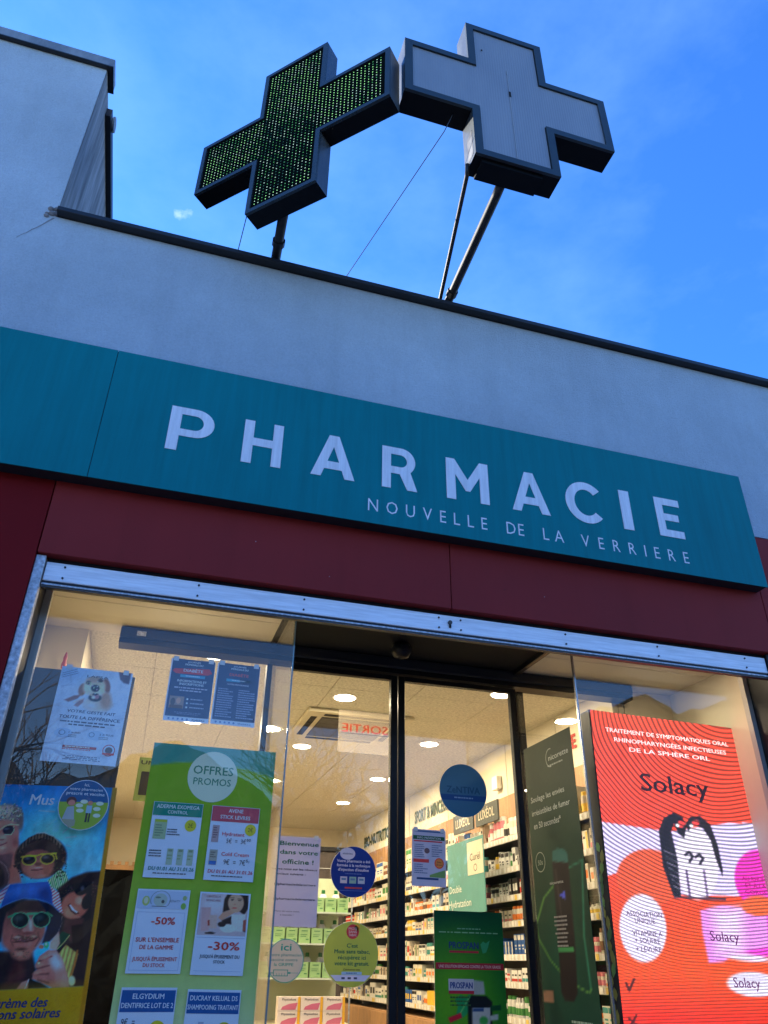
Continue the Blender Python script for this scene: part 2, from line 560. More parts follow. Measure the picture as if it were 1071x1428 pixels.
M_galv = mat('brushed aluminium bar', (0.86, 0.88, 0.90), 0.45, 0.15, var=0.22, vscale=14, stretch=(0.35, 1, 6), bump=0.15, bscale=60, bstretch=(0.2, 1, 5))
M_galv2 = mat('galvanised guide', (0.52, 0.55, 0.58), 0.5, 0.35, var=0.55, vscale=55, bump=0.2, bscale=120)
M_black = mat('black aluminium', (0.006, 0.007, 0.009), 0.42, var=0.3, vscale=4, spec=0.2)
M_black2 = mat('dark grey aluminium', (0.018, 0.020, 0.026), 0.45, var=0.2, vscale=4, spec=0.25)
M_bronze = mat('bronze aluminium', (0.045, 0.040, 0.034), 0.45)
M_soffit = mat('dark soffit board', (0.007, 0.008, 0.009), 0.8, spec=0.15)
M_gap = mat('dark gap', (0.008, 0.008, 0.009), 0.9)
M_glass = glass_mat('window glass')
M_glass_edge = mat('glass edge', (0.10, 0.22, 0.27), 0.12, spec=0.8)
M_beige = mat('beige painted wall', (0.70, 0.64, 0.50), 0.8, var=0.05, vscale=2)
M_beige_frame = mat('beige inner frame', (0.42, 0.40, 0.36), 0.6)
M_tile = mat('mineral ceiling tile', (0.68, 0.64, 0.51), 0.95, var=0.30, vscale=48, bump=0.7, bscale=48)
M_grid = mat('ceiling seam', (0.46, 0.41, 0.33), 0.9)
M_floor = mat('pale floor tile', (0.50, 0.44, 0.36), 0.4, var=0.1, vscale=2)
M_wood = mat('oak veneer', (0.40, 0.22, 0.10), 0.55, var=0.35, vscale=5, stretch=(1, 6, 0.8))
M_wood_dark = mat('dark back panel', (0.060, 0.042, 0.030), 0.7, var=0.2, vscale=4)
M_metal_shelf = mat('dark shelf metal', (0.05, 0.05, 0.055), 0.4, 0.3)
M_white_pl = mat('white plastic', (0.75, 0.73, 0.68), 0.4)
M_asphalt = mat('asphalt', (0.05, 0.05, 0.052), 0.9, var=0.25, vscale=3, bump=0.5, bscale=80)
M_paving = mat('pale paving', (0.30, 0.28, 0.26), 0.85, var=0.2, vscale=2, bump=0.3, bscale=50)
M_bark = mat('bare bark', (0.13, 0.10, 0.075), 0.9, var=0.3, vscale=8, bump=0.6, bscale=30)

def weather(m, streak=0.18, patch=0.12, sc=(5, 5, 0.35), grain=0.04):
    t = m.node_tree
    b = t.nodes['Principled BSDF']
    src = b.inputs['Base Color'].links[0].from_socket
    tc = t.nodes.new('ShaderNodeTexCoord')
    for scale, vec, amt, lo, hi in ((1.6, sc, streak, 0.48, 0.75), (0.55, (1, 1, 1.4), patch, 0.40, 0.70), (85, (1, 1, 1), grain, 0.35, 0.70)):
        mp = t.nodes.new('ShaderNodeMapping'); mp.inputs['Scale'].default_value = vec
        no = t.nodes.new('ShaderNodeTexNoise'); no.inputs['Scale'].default_value = scale; no.inputs['Detail'].default_value = 7; no.inputs['Roughness'].default_value = 0.65
        mr = t.nodes.new('ShaderNodeMapRange'); mr.inputs['From Min'].default_value = lo; mr.inputs['From Max'].default_value = hi; mr.inputs['To Min'].default_value = 1.0; mr.inputs['To Max'].default_value = 1 - amt
        mx = t.nodes.new('ShaderNodeMix'); mx.data_type = 'RGBA'; mx.blend_type = 'MULTIPLY'; mx.inputs['Factor'].default_value = 1
        t.links.new(tc.outputs['Object'], mp.inputs['Vector']); t.links.new(mp.outputs['Vector'], no.inputs['Vector']); t.links.new(no.outputs['Fac'], mr.inputs['Value'])
        t.links.new(src, mx.inputs['A']); t.links.new(mr.outputs['Result'], mx.inputs['B'])
        src = mx.outputs['Result']
    t.links.new(src, b.inputs['Base Color'])
weather(M_render, 0.10, 0.15, (3, 3, 0.5), 0.15)
weather(M_red, 0.10, 0.14)
weather(M_teal, 0.10, 0.12, (7, 5, 0.30))
weather(M_white_vinyl, 0.16, 0.06, (16, 5, 0.4))

# ------------------------------------------------------------------ ground
g = MB().box(-400, 400, -400, 400, -0.5, -0.13, M_asphalt).build('road', kind='structure')
g = MB().box(-60, 60, -6.2, 12, -0.4, 0.0, M_paving).build('pavement', kind='structure')
box('kerb', -60, 60, -6.36, -6.2, -0.4, 0.012, mat('granite kerb', (0.33, 0.32, 0.31), 0.8, var=0.2), kind='structure')

# ------------------------------------------------------------------ building shell
B = empty('pharmacy_building', (0, 0, 0), 'white rendered shop building with taller block on the left and dark red cladding', 'building')
XB = -1.005                     # right edge of the taller block
box('rendered_wall', XB, 9.0, -0.22, 0.0, 3.97, 5.315, M_render, B)
box('tall_block_wall', -6.0, XB, -0.22, 8.6, 3.97, 6.835, M_render, B, label='taller white block rising at the left')
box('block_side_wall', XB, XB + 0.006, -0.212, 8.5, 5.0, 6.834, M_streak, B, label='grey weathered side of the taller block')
box('parapet_coping', XB + 0.008, 9.0, -0.272, 0.06, 5.320, 5.356, M_dark_coping, B, bevel=0.004)
c = box('block_coping', -6.0, XB + 0.040, -0.248, -0.06, 6.836, 6.925, M_zinc, B, bevel=0.004)
box('coping_lip', -6.0, XB + 0.044, -0.252, -0.055, 6.826, 6.8355, M_dark_coping, c)
box('side_coping', XB + 0.0065, XB + 0.045, 0.045, 8.6, 6.72, 6.80, M_dark_coping, B)
MB().tube([(XB + 0.048, 0.155, 6.79), (XB + 0.062, 0.155, 6.79)], 0.055, 18, M_zinc).build('vent_cap', B)
cr = MB()
q = random.Random(2)
px_, pz_ = XB - 0.005, 5.30
for i in range(7):     # hairline crack running down from the coping end
    nx_, nz_ = px_ - q.uniform(0.012, 0.028), pz_ - q.uniform(0.02, 0.045)
    w_ = 0.006 * (1 - i / 8)
    cr.quad((px_ - w_, -0.2212, pz_), (nx_ - w_, -0.2212, nz_), (nx_ + w_, -0.2212, nz_), (px_ + w_, -0.2212, pz_), M_streak)
    px_, pz_ = nx_, nz_
cr.build('wall_crack', B)
for i in range(9):
    x = XB - 0.05 + q.uniform(0, 0.09); z = 5.31 + q.uniform(-0.01, 0.06); r_ = q.uniform(0.010, 0.022)
    MB().lathe([(r_ * 0.5, -r_ * 0.6), (r_, -r_ * 0.1), (r_ * 0.8, r_ * 0.5), (r_ * 0.3, r_ * 0.8)], 7, M_streak, (x, -0.222, z)).build('mortar_lump', B)
box('roof', XB + 0.01, 9.0, 0.061, 8.6, 4.9, 5.0, M_dark_coping, B)
box('end_wall', 8.9, 9.0, 0.0, 8.6, 0.0, 3.96, M_render, B)
box('rear_wall', -6.0, 9.0, 8.6, 8.75, 0.0, 6.6, M_render, B)
box('block_end_wall', -6.0, -5.9, 0.0, 8.6, 0.0, 3.96, M_render, B)
# dark red cladding: two lintel panels and the pilasters either side
box('cladding_panel', -0.616, 1.383, -0.222, -0.10, 3.182, 3.966, M_red, B, bevel=0.002)
box('cladding_panel', 1.3875, 3.404, -0.222, -0.10, 3.182, 3.966, M_red, B, bevel=0.002)
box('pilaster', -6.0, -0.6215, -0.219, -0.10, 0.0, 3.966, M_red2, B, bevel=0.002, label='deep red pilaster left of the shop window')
box('pilaster', 3.411, 9.0, -0.219, -0.10, 0.0, 3.966, M_red, B, bevel=0.002)
box('lintel_backing', -6.0, 9.0, -0.098, 0.0, 3.245, 3.968, M_gap, B)
box('left_backing', -6.0, -0.67, -0.098, 0.0, 0.0, 3.244, M_gap, B)
box('right_backing', 3.47, 9.0, -0.098, 0.0, 0.0, 3.244, M_gap, B)
q = MB()
for i in range(12):   # fixings and scuffs on the red cladding
    x = rnd.uniform(-0.5, 3.3); z = rnd.uniform(3.22, 3.5)
    s_ = rnd.uniform(0.002, 0.004)
    q.box(x, x + s_, -0.2235, -0.2221, z, z + s_, M_galv2 if i % 5 == 0 else M_gap)
q.build('cladding_screws', B, kind='stuff')

# rooms: ceiling, floor, walls
CEIL = 3.25
ceil = empty('ceiling', (0, 0, CEIL), kind='structure')
box('ceiling_board', -0.43, 2.96, 0.85, 7.9, 0.016, 0.05, M_grid, ceil)
tm = MB().box(0.0022, 0.5978, 0.0022, 0.5978, 0.0, 0.015, M_tile).mesh('ceiling_tile')
for i in range(6):
    for j in range(12):
        x0, y0 = -0.64 + 0.6 * i, 0.86 + 0.6 * j
        o = bpy.data.objects.new('ceiling_tile', tm)
        o.parent = ceil
        o.location = (x0, y0, 0)
        if x0 < -0.43:
            o.location.x = -0.43; o.scale.x = (x0 + 0.6 + 0.43) / 0.6
        if x0 + 0.6 > 2.96: o.scale.x = (2.96 - x0) / 0.6
        if y0 + 0.6 > 7.9: o.scale.y = (7.9 - y0) / 0.6
        col.objects.link(o)
bays = empty('display_bay_ceiling', (0, 0, 0), kind='structure')
for xa, xb in ((-0.66, 0.60), (2.21, 3.43)):
    box('ceiling_panel', xa, xb, 0.012, 0.397, 3.236, 3.26, M_beige, bays)
    box('ceiling_panel', xa, xb, 0.403, 0.845, 3.236, 3.26, M_beige, bays)
    box('seam_backing', xa, xb, 0.3975, 0.4025, 3.246, 3.26, M_gap, bays)
box('soffit', 0.604, 2.206, -0.09, 0.80, 3.236, 3.262, M_soffit, kind='structure')
box('floor', -0.7, 3.5, 0.0, 8.0, 0.001, 0.02, M_floor, kind='structure')
W_ = empty('interior_wall', (0, 0, 0), kind='structure')
box('right_wall', 2.96, 3.05, 0.835, 7.9, 0.0, 3.3, M_beige, W_)
box('right_bay_rear_wall', 3.052, 3.43, 0.830, 0.90, 0.0, 3.3, M_beige, W_)
box('right_bay_side_wall', 3.43, 3.465, 0.012, 0.90, 0.0, 3.3, M_beige, W_)
box('left_bay_side_wall', -0.70, -0.66, 0.012, 0.90, 0.0, 3.3, M_beige, W_)
box('left_bay_rear_wall', -0.66, -0.43, 0.845, 0.90, 0.0, 3.3, M_beige, W_)
box('left_wall', -0.50, -0.43, 0.902, 7.9, 0.0, 3.3, M_beige, W_)
box('back_wall', -0.6, 3.05, 7.9, 7.98, 0.0, 3.3, M_beige, W_)
for y in (1.62, 2.52, 3.9, 5.1):
    box('wall_joint', 2.957, 2.9605, y, y + 0.006, 2.83, 3.245, M_grid, W_)
box('wall_joint', 3.00, 3.006, 0.8275, 0.8305, 1.0, 3.235, M_grid, W_)

# ------------------------------------------------------------------ shop sign
sg = empty('shop_sign', (1.4, -0.31, 3.56), 'long teal fascia sign reading PHARMACIE NOUVELLE DE LA VERRIERE in white', 'sign')
OX, OZ = 1.4, 3.56
def sgbox(n, x0, x1, y0, y1, z0, z1, m, **k): return box(n, x0 - OX, x1 - OX, y0 + 0.31, y1 + 0.31, z0 - OZ, z1 - OZ, m, sg, **k)
sgbox('sign_panel', -1.9, -0.4785, -0.31, -0.304, 3.56, 4.35, M_teal, label='blank left end of the teal sign')
sgbox('sign_panel', -0.4750, 3.386, -0.31, -0.304, 3.56, 4.35, M_teal)
sgbox('sign_tray', -1.9, 3.378, -0.3035, -0.2225, 3.562, 4.346, M_tray)
def arc(cx, cz, rx, rz, a0, a1, n=14):
    return [(cx + rx * math.cos(R(a0 + (a1 - a0) * i / n)), cz + rz * math.sin(R(a0 + (a1 - a0) * i / n))) for i in range(n + 1)]
t_ = 0.19
LET = {
 'P': [[(0, 0), (0, 1)] + [(0.46, 1)] + arc(0.46, 0.67, 0.34, 0.33, 90, -90) + [(0.2, 0.34), (0.2, 0)],
       [(0.2, 0.84)] + [(0.2, 0.50)] + arc(0.45, 0.67, 0.155, 0.17, -90, 90)],
 'H': [[(0, 0), (0, 1), (0.2, 1), (0.2, 0.6), (0.60, 0.6), (0.60, 1), (0.8, 1), (0.8, 0), (0.60, 0), (0.60, 0.42), (0.2, 0.42), (0.2, 0)]],
 'A': [[(0, 0), (0.355, 1), (0.565, 1), (0.92, 0), (0.71, 0), (0.645, 0.19), (0.275, 0.19), (0.21, 0)], [(0.335, 0.37), (0.585, 0.37), (0.46, 0.73)]],
 'R': [[(0, 0), (0, 1), (0.44, 1)] + arc(0.44, 0.68, 0.32, 0.32, 90, -50) + [(0.80, 0), (0.57, 0), (0.40, 0.36), (0.2, 0.36), (0.2, 0)],
       [(0.2, 0.83), (0.2, 0.53)] + arc(0.42, 0.68, 0.15, 0.15, -90, 90)],
 'M': [[(0, 0), (0, 1), (0.19, 1), (0.47, 0.52), (0.75, 1), (0.94, 1), (0.94, 0), (0.74, 0), (0.74, 0.62), (0.52, 0.24), (0.42, 0.24), (0.20, 0.62), (0.20, 0)]],
 'C': [arc(0.5, 0.5, 0.46, 0.52, 42, 318, 30) + arc(0.5, 0.5, 0.26, 0.33, 318, 42, 30)],
 'I': [[(0, 0), (0, 1), (0.24, 1), (0.24, 0)]],
 'E': [[(0, 0), (0, 1), (0.66, 1), (0.66, 0.82), (0.2, 0.82), (0.2, 0.595), (0.58, 0.595), (0.58, 0.42), (0.2, 0.42), (0.2, 0.18), (0.66, 0.18), (0.66, 0)]],
}
def letter_mesh(loops):
    c = bpy.data.curves.new('letter', 'CURVE')
    c.dimensions = '2D'; c.fill_mode = 'BOTH'; c.extrude = 0.5
    for lp in loops:
        sp = c.splines.new('POLY'); sp.points.add(len(lp) - 1); sp.use_cyclic_u = True
        for p, (x, z) in zip(sp.points, lp): p.co = (x, z, 0, 1)
    o = bpy.data.objects.new('letter', c)
    me = bpy.data.meshes.new_from_object(o)
    bpy.data.objects.remove(o); bpy.data.curves.remove(c)
    return me
for ch, xa, xb in (('P', -0.158, 0.066), ('H', 0.219, 0.423), ('A', 0.582, 0.820), ('R', 0.972, 1.172), ('M', 1.344, 1.598), ('A', 1.737, 1.973), ('C', 2.082, 2.312), ('I', 2.447, 2.515), ('E', 2.690, 2.862)):
    me = letter_mesh(LET[ch])
    co = np.array([v.co[:] for v in me.vertices])
    xx = xa + (co[:, 0] - co[:, 0].min()) / np.ptp(co[:, 0]) * (xb - xa)
    zz = 3.794 + co[:, 1] * 0.268
    yy = -0.3118 - co[:, 2] * 0.0024
    for v, a, b_, c_ in zip(me.vertices, xx, yy, zz): v.co = (a - OX, b_ + 0.31, c_ - OZ)
    me.materials.append(M_white_vinyl)
    o = bpy.data.objects.new('letter', me); o.parent = sg; col.objects.link(o)
sub = 'NOUVELLE DE LA VERRIERE'
starts = {0: (0.899, 1.575), 9: (1.690, 1.795), 12: (1.912, 2.040), 15: (2.150, 2.856)}
for st, (xa, xb) in starts.items():
    word = sub[st:].split(' ')[0]
    wd = []
    for chh in word:
        v, f = text_geo(chh, 0.0)
        wd.append(np.ptp(v[:, 0]))
    hcap = 0.076; k = hcap / CAP * 0.80
    gap = (xb - xa - k * sum(wd)) / max(1, len(word) - 1)
    x = xa
    for chh, w in zip(word, wd):
        v, f = text_geo(chh, -0.004)
        b = MB().add([(x + (p[0] - v[:, 0].min()) * k - OX, -0.0012, 3.632 + p[1] * hcap / CAP - OZ) for p in v], f, M_white_vinyl)
        b.build('small_letter', sg)
        x += w * k + gap

# ------------------------------------------------------------------ roller shutter bar and guides
sh = empty('roller_shutter', (1.4, -0.17, 3.05), 'raised aluminium roller shutter bottom bar with rivets above the shop window', 'shutter')
def shbox(n, *a, **k):
    x0, x1, y0, y1, z0, z1, m = a
    return box(n, x0 - 1.4, x1 - 1.4, y0 + 0.17, y1 + 0.17, z0 - 3.05, z1 - 3.05, m, sh, **k)
bar = shbox('bottom_bar', -0.572, 3.345, -0.188, -0.150, 3.064, 3.156, M_galv, bevel=0.003)
shbox('rubber_groove', -0.572, 3.345, -0.183, -0.155, 3.052, 3.0635, M_black2)
shbox('bar_lip', -0.572, 3.345, -0.187, -0.152, 3.044, 3.0515, M_galv2)
shbox('lower_lip', -0.572, 3.345, -0.183, -0.153, 3.034, 3.0435, M_bronze)
shbox('slat', -0.572, 3.345, -0.165, -0.150, 3.1565, 3.167, M_black)
shbox('slat', -0.572, 3.345, -0.172, -0.150, 3.1675, 3.180, M_black2)
for x in (-0.49, 0.11, 0.62, 1.325, 1.445, 2.05, 2.62, 3.20):
    for z in (3.083, 3.137):
        MB().tube([(x - 1.4, -0.0185, z - 3.05), (x - 1.4, -0.0225, z - 3.05)], 0.005, 8, M_black2).build('rivet', sh)
MB().tube([(1.385 - 1.4, -0.018, 3.116 - 3.05), (1.385 - 1.4, -0.028, 3.116 - 3.05)], 0.011, 12, M_bronze).build('lock_cylinder', sh)
shbox('lock_slot', 1.380, 1.391, -0.195, -0.187, 3.088, 3.104, M_black)
box('shutter_guide', -0.6195, -0.5765, -0.205, -0.148, 0.0, 3.178, M_galv2, bevel=0.003, label='galvanised vertical shutter guide on the left of the window', cat='shutter guide')
box('shutter_guide', 3.349, 3.409, -0.200, -0.148, 0.0, 3.178, M_black, bevel=0.003, label='black vertical shutter guide on the right of the window', cat='shutter guide')

# ------------------------------------------------------------------ display windows
def tall(n, x0, x1, y0, y1, m, p, z0=0.02, z1=3.2355, **k): return box(n, x0, x1, y0, y1, z0, z1, m, p, **k)
wl = empty('display_window', (0, 0, 0), 'left display window pane carrying the taped posters', 'window')
tall('frame', -0.66, -0.577, -0.147, 0.03, M_black, wl, bevel=0.003)
tall('inner_frame', -0.5765, -0.545, 0.012, 0.05, M_beige_frame, wl)
tall('pane', -0.576, 0.6155, -0.005, 0.005, M_glass, wl, 0.02, 3.222)
tall('pane_edge', 0.6160, 0.6225, -0.0055, 0.0055, M_glass_edge, wl, 0.02, 3.222)
tall('return_pane', 0.6125, 0.6215, 0.0062, 0.735, M_glass, wl, 0.02, 3.205)
box('return_rail', 0.600, 0.632, 0.008, 0.735, 3.206, 3.2355, M_black2, wl)
wr = empty('display_window', (0, 0, 0), 'right display window pane in front of the lit red screen', 'window')
tall('frame', 3.366, 3.46, -0.147, 0.03, M_black, wr, bevel=0.003)
tall('inner_frame', 3.335, 3.3655, 0.012, 0.05, M_beige_frame, wr)
tall('pane', 2.1925, 3.3655, -0.005, 0.005, M_glass, wr, 0.02, 3.222)
tall('pane_edge', 2.1835, 2.1920, -0.0075, 0.0075, mat('polished steel edge', (0.30, 0.31, 0.33), 0.25, 0.8), wr, 0.02, 3.222)
tall('return_pane', 2.1835, 2.1925, 0.0082, 0.735, M_glass, wr, 0.02, 3.205)
box('return_rail', 2.172, 2.204, 0.010, 0.735, 3.206, 3.2355, M_black, wr)
box('hinge_plate', 2.194, 2.255, 0.010, 0.05, 3.19, 3.221, M_black2, wr)

# ------------------------------------------------------------------ sliding door
hd = empty('door_operator', (1.4, 0.77, 3.16), 'long dark sliding door operator beam under the ceiling', 'door operator')
box('cover', -1.65, 1.65, -0.07, 0.07, 0.008, 0.072, M_black2, hd, bevel=0.006)
box('track', -1.65, 1.65, -0.055, 0.055, -0.022, 0.0075, M_black, hd)
box('badge', -1.56, -1.51, -0.0715, -0.0705, 0.022, 0.05, M_galv2, hd)
for nm, x0, x1, lb in (('sliding_door', 0.612, 1.4075, 'left glass leaf of the sliding entrance door'), ('sliding_door', 1.4125, 2.205, 'right glass leaf of the sliding entrance door')):
    d = empty(nm, ((x0 + x1) / 2, 0.77, 0.02), lb, 'door')
    hw = (x1 - x0) / 2
    for a, b in ((-hw, -hw + 0.042), (hw - 0.042, hw)):
        box('stile', a, b, -0.02, 0.02, 0.0, 3.114, M_black, d, bevel=0.002)
    box('top_rail', -hw + 0.0425, hw - 0.0425, -0.019, 0.019, 3.086, 3.114, M_black, d)
    box('bottom_rail', -hw + 0.0425, hw - 0.0425, -0.019, 0.019, 0.0, 0.10, M_black, d)
    box('glass_pane', -hw + 0.0425, hw - 0.0425, -0.004, 0.004, 0.1005, 3.0855, M_glass, d)
jb = tag(box('door_jamb', 0.597, 0.6115, 0.737, 0.80, 0.02, 3.115, M_black2), 'dark vertical door jamb behind the left window edge', 'door jamb')
jb = tag(box('door_jamb', 2.2055, 2.248, 0.737, 0.80, 0.02, 3.115, M_black), 'black vertical door jamb right of the sliding door', 'door jamb')
ss = empty('motion_sensor', (1.335, 0.46, 3.236), 'round black motion sensor hanging from the dark soffit above the door', 'sensor')
MB().lathe([(0.020, 0.0), (0.020, -0.012), (0.050, -0.016), (0.058, -0.035), (0.058, -0.060), (0.045, -0.085), (0.02, -0.095)][::-1], 24, M_black).build('housing', ss, smooth=True)
for k in range(5):
    box('grille_slot', 0.0 - 0.022, 0.022, -0.0590, -0.0575, -0.034 - k * 0.007, -0.0315 - k * 0.007, M_black2, ss)

# ------------------------------------------------------------------ the two pharmacy crosses
M_cross_frame = mat('cross frame paint', (0.020, 0.034, 0.042), 0.5, 0.0, var=0.35, vscale=7)
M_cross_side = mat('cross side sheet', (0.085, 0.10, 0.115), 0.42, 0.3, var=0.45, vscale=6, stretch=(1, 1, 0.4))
M_cross_dark = mat('cross underside shade', (0.004, 0.005, 0.007), 0.6, var=0.3, vscale=6, spec=0.15)  # near-black colour paints in the shade under the casings
M_led_board = mat('led board', (0.003, 0.005, 0.004), 0.9, spec=0.02)
M_diffuser = mat('grey diffuser sheet', (0.255, 0.275, 0.31), 0.45, var=0.14, vscale=3.0, stretch=(1, 1, 0.35))
M_pole = mat('painted pole', (0.026, 0.028, 0.030), 0.5, 0.3, var=0.7, vscale=18)

def cross_pts(Sz, a):
    w, h = a / 2, Sz / 2
    return [(-w, h), (w, h), (w, w), (h, w), (h, -w), (w, -w), (w, -h), (-w, -h), (-w, -w), (-h, -w), (-h, w), (-w, w)]
def inset(p, d):
    out = []
    for x, z in p:
        out.append((x - math.copysign(d, x), z - math.copysign(d, z)))
    return out
def make_cross(loc, th, Sz, a, depth, label, lit):
    o = empty('pharmacy_cross', loc, label, 'cross sign')
    o.rotation_euler.z = th
    P = cross_pts(Sz, a)
    n = 12
    # casing: twelve side sheets, each its own plate
    cas = MB()
    for i in range(n):
        (x0, z0), (x1, z1) = P[i], P[(i + 1) % n]
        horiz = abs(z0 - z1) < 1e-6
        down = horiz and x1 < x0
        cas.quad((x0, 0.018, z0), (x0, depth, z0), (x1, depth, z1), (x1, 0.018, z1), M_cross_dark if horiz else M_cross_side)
    cas.add([(x, depth, z) for x, z in P], [tuple(range(n))], M_cross_dark)
    cas.build('casing', o)
    # front frame
    fd = 0.030 if lit else 0.050
    I = inset(P, fd)
    # concave corners inset the other way along both axes already handled by sign: rebuild them
    I = []
    for i in range(n):
        (xp, zp), (x, z), (xn, zn) = P[i - 1], P[i], P[(i + 1) % n]
        # outward normals of the two edges (loop runs clockwise)
        def nrm(ax, az, bx, bz):
            dx, dz = bx - ax, bz - az
            l = math.hypot(dx, dz)
            return (-dz / l, dx / l)
        n1, n2 = nrm(xp, zp, x, z), nrm(x, z, xn, zn)
        I.append((x - (n1[0] + n2[0]) * fd, z - (n1[1] + n2[1]) * fd))
    fr = MB()
    for i in range(n):
        j = (i + 1) % n
        fr.add([(P[i][0], 0, P[i][1]), (P[j][0], 0, P[j][1]), (I[j][0], 0, I[j][1]), (I[i][0], 0, I[i][1])], [(3, 2, 1, 0)], M_cross_frame)
        fr.add([(P[i][0], 0, P[i][1]), (P[j][0], 0, P[j][1]), (P[j][0], 0.018, P[j][1]), (P[i][0], 0.018, P[i][1])], [(0, 1, 2, 3)], M_cross_frame)
        fr.add([(I[i][0], 0, I[i][1]), (I[j][0], 0, I[j][1]), (I[j][0], 0.012, I[j][1]), (I[i][0], 0.012, I[i][1])], [(3, 2, 1, 0)], M_cross_frame)
    fr.build('front_frame', o)
    face = MB()
    if lit:
        face.add([(x, 0.010, z) for x, z in I], [tuple(reversed(range(n)))], M_led_board)
        fo = face.build('led_board', o)
        leds = MB()
        cols = [emit('led green white', (0.42, 1.0, 0.28), 0.30), emit('led pale', (0.70, 1.0, 0.60), 0.20), emit('led dim', (0.20, 0.75, 0.14), 0.08), emit('led faint', (0.10, 0.30, 0.09), 0.03)]
        q = random.Random(4)
        pitch = (a - 0.07) / 15.6
        hn = int((Sz / 2 - 0.04) / pitch)
        for ix in range(-hn, hn + 1):
            for iz in range(-hn, hn + 1):
                x, z = (ix) * pitch, (iz) * pitch
                if (abs(x) < a / 2 - 0.034 and abs(z) < Sz / 2 - 0.036) or (abs(z) < a / 2 - 0.034 and abs(x) < Sz / 2 - 0.036):
                    d = math.sin(x * 5 + z * 3.1) + 0.7 * math.sin(z * 7.3 - x * 2 + 1)
                    r = q.random() + 0.32 * d - (0.45 if abs(x) < 0.2 and abs(z) < 0.2 else 0)
                    m = cols[0] if r > 0.62 else cols[1] if r > 0.25 else cols[2] if r > -0.15 else cols[3]
                    s_ = 0.0036
                    leds.add([(x + s_ * math.cos(k * math.pi / 3), 0.0065, z + s_ * math.sin(k * math.pi / 3)) for k in range(6)], [tuple(range(6))], m)
        leds.build('led_dots', o, kind='stuff')
    else:
        # ribbed diffuser sheet, real corrugation
        def span(x):
            if abs(x) < a / 2 - fd: return Sz / 2 - fd
            return a / 2 - fd
        step = 0.0085
        xs = np.arange(-Sz / 2 + fd, Sz / 2 - fd, step)
        for k, x in enumerate(xs):
            x2 = min(x + step, Sz / 2 - fd)
            zc = min(span(x + 1e-6), span(x2 - 1e-6))
            ya, yb = (0.012, 0.0113) if k % 2 else (0.0113, 0.012)
            face.quad((x, ya, -zc), (x2, yb, -zc), (x2, yb, zc), (x, ya, zc), M_diffuser)
        face.build('diffuser_sheet', o)
        box('sheet_joint', -0.002, 0.002, 0.0075, 0.0095, -Sz / 2 + fd, 0.28, mat('pale joint', (0.36, 0.38, 0.41), 0.5), o)
        box('crack', -0.006, 0.008, 0.006, 0.0074, -0.01, 0.045, M_gap, o)
        for x, z in ((-0.17, 0.42), (-0.24, -0.55)):
            box('screw', x, x + 0.009, 0.006, 0.0095, z, z + 0.009, M_gap, o)
    return o
xl = make_cross((0.0745 * 2.9, 2.9 - 3.6, 1.5441 * 2.9 + 1.6), R(-45.3), 1.418, 0.490, 0.125, 'left pharmacy cross studded with lit green LED dots', True)
xr = make_cross((1.499, 2.4 - 3.6, 1.9277 * 2.4 + 1.6), R(-0.3), 1.372, 0.536, 0.155, 'right pharmacy cross with blank grey face and dark frame', False)
box('base_plate', -0.22, 0.16, 0.03, 0.15, -0.712, -0.6865, M_cross_dark, xr)
box('sunlit_patch', -0.2695, -0.2685, 0.03, 0.10, -0.66, -0.44, mat('sunlit side patch', (0.13, 0.135, 0.14), 0.5, 0.2, var=0.9, vscale=14), xr)  # paler tone paints a sunlit strip on this side of the arm
p1 = MB().tube([(0.290, 0.06, 5.30), (0.287, -0.06, 5.44), (0.276, -0.33, 5.445), (0.262, -0.62, 5.42)], 0.030, 12, M_pole).build('support_pole', smooth=True, label='short dark pole carrying the left LED cross', cat='pole')
MB().tube([(0.278, -0.30, 5.445), (0.276, -0.34, 5.445)], 0.040, 12, M_pole).build('collar', p1)
p2 = MB().tube([(1.466, 0.06, 5.31), (1.463, -0.08, 5.455), (1.455, -0.98, 5.53), (1.454, -1.06, 5.545)], 0.029, 12, M_pole).build('support_pole', smooth=True, label='thick dark leaning pole carrying the right grey cross', cat='pole')
MB().tube([(1.462, -0.22, 5.467), (1.461, -0.26, 5.470)], 0.037, 12, M_pole).build('collar', p2)
MB().tube([(1.423, 0.05, 5.32), (1.421, -0.08, 5.46), (1.228, -1.07, 5.50), (1.222, -1.10, 5.56)], 0.013, 10, M_pole).build('brace_rod', smooth=True, label='thin dark brace rod beside the thick leaning pole', cat='rod')
M_wire = mat('steel wire', (0.06, 0.07, 0.085), 0.4, 0.5)
MB().tube([(1.135, -1.13, 5.958), (1.09, -1.095, 5.82), (0.7945, 0.10, 5.729), (0.62, 0.81, 5.687)], 0.0028, 6, M_wire).build('guy_wire', label='thin guy wire running from the right cross down to the roof', cat='wire')
MB().tube([(0.06, -0.50, 5.42), (0.022, 0.05, 5.28)], 0.0028, 6, M_wire).build('guy_wire', label='short thin guy wire under the left LED cross', cat='wire')

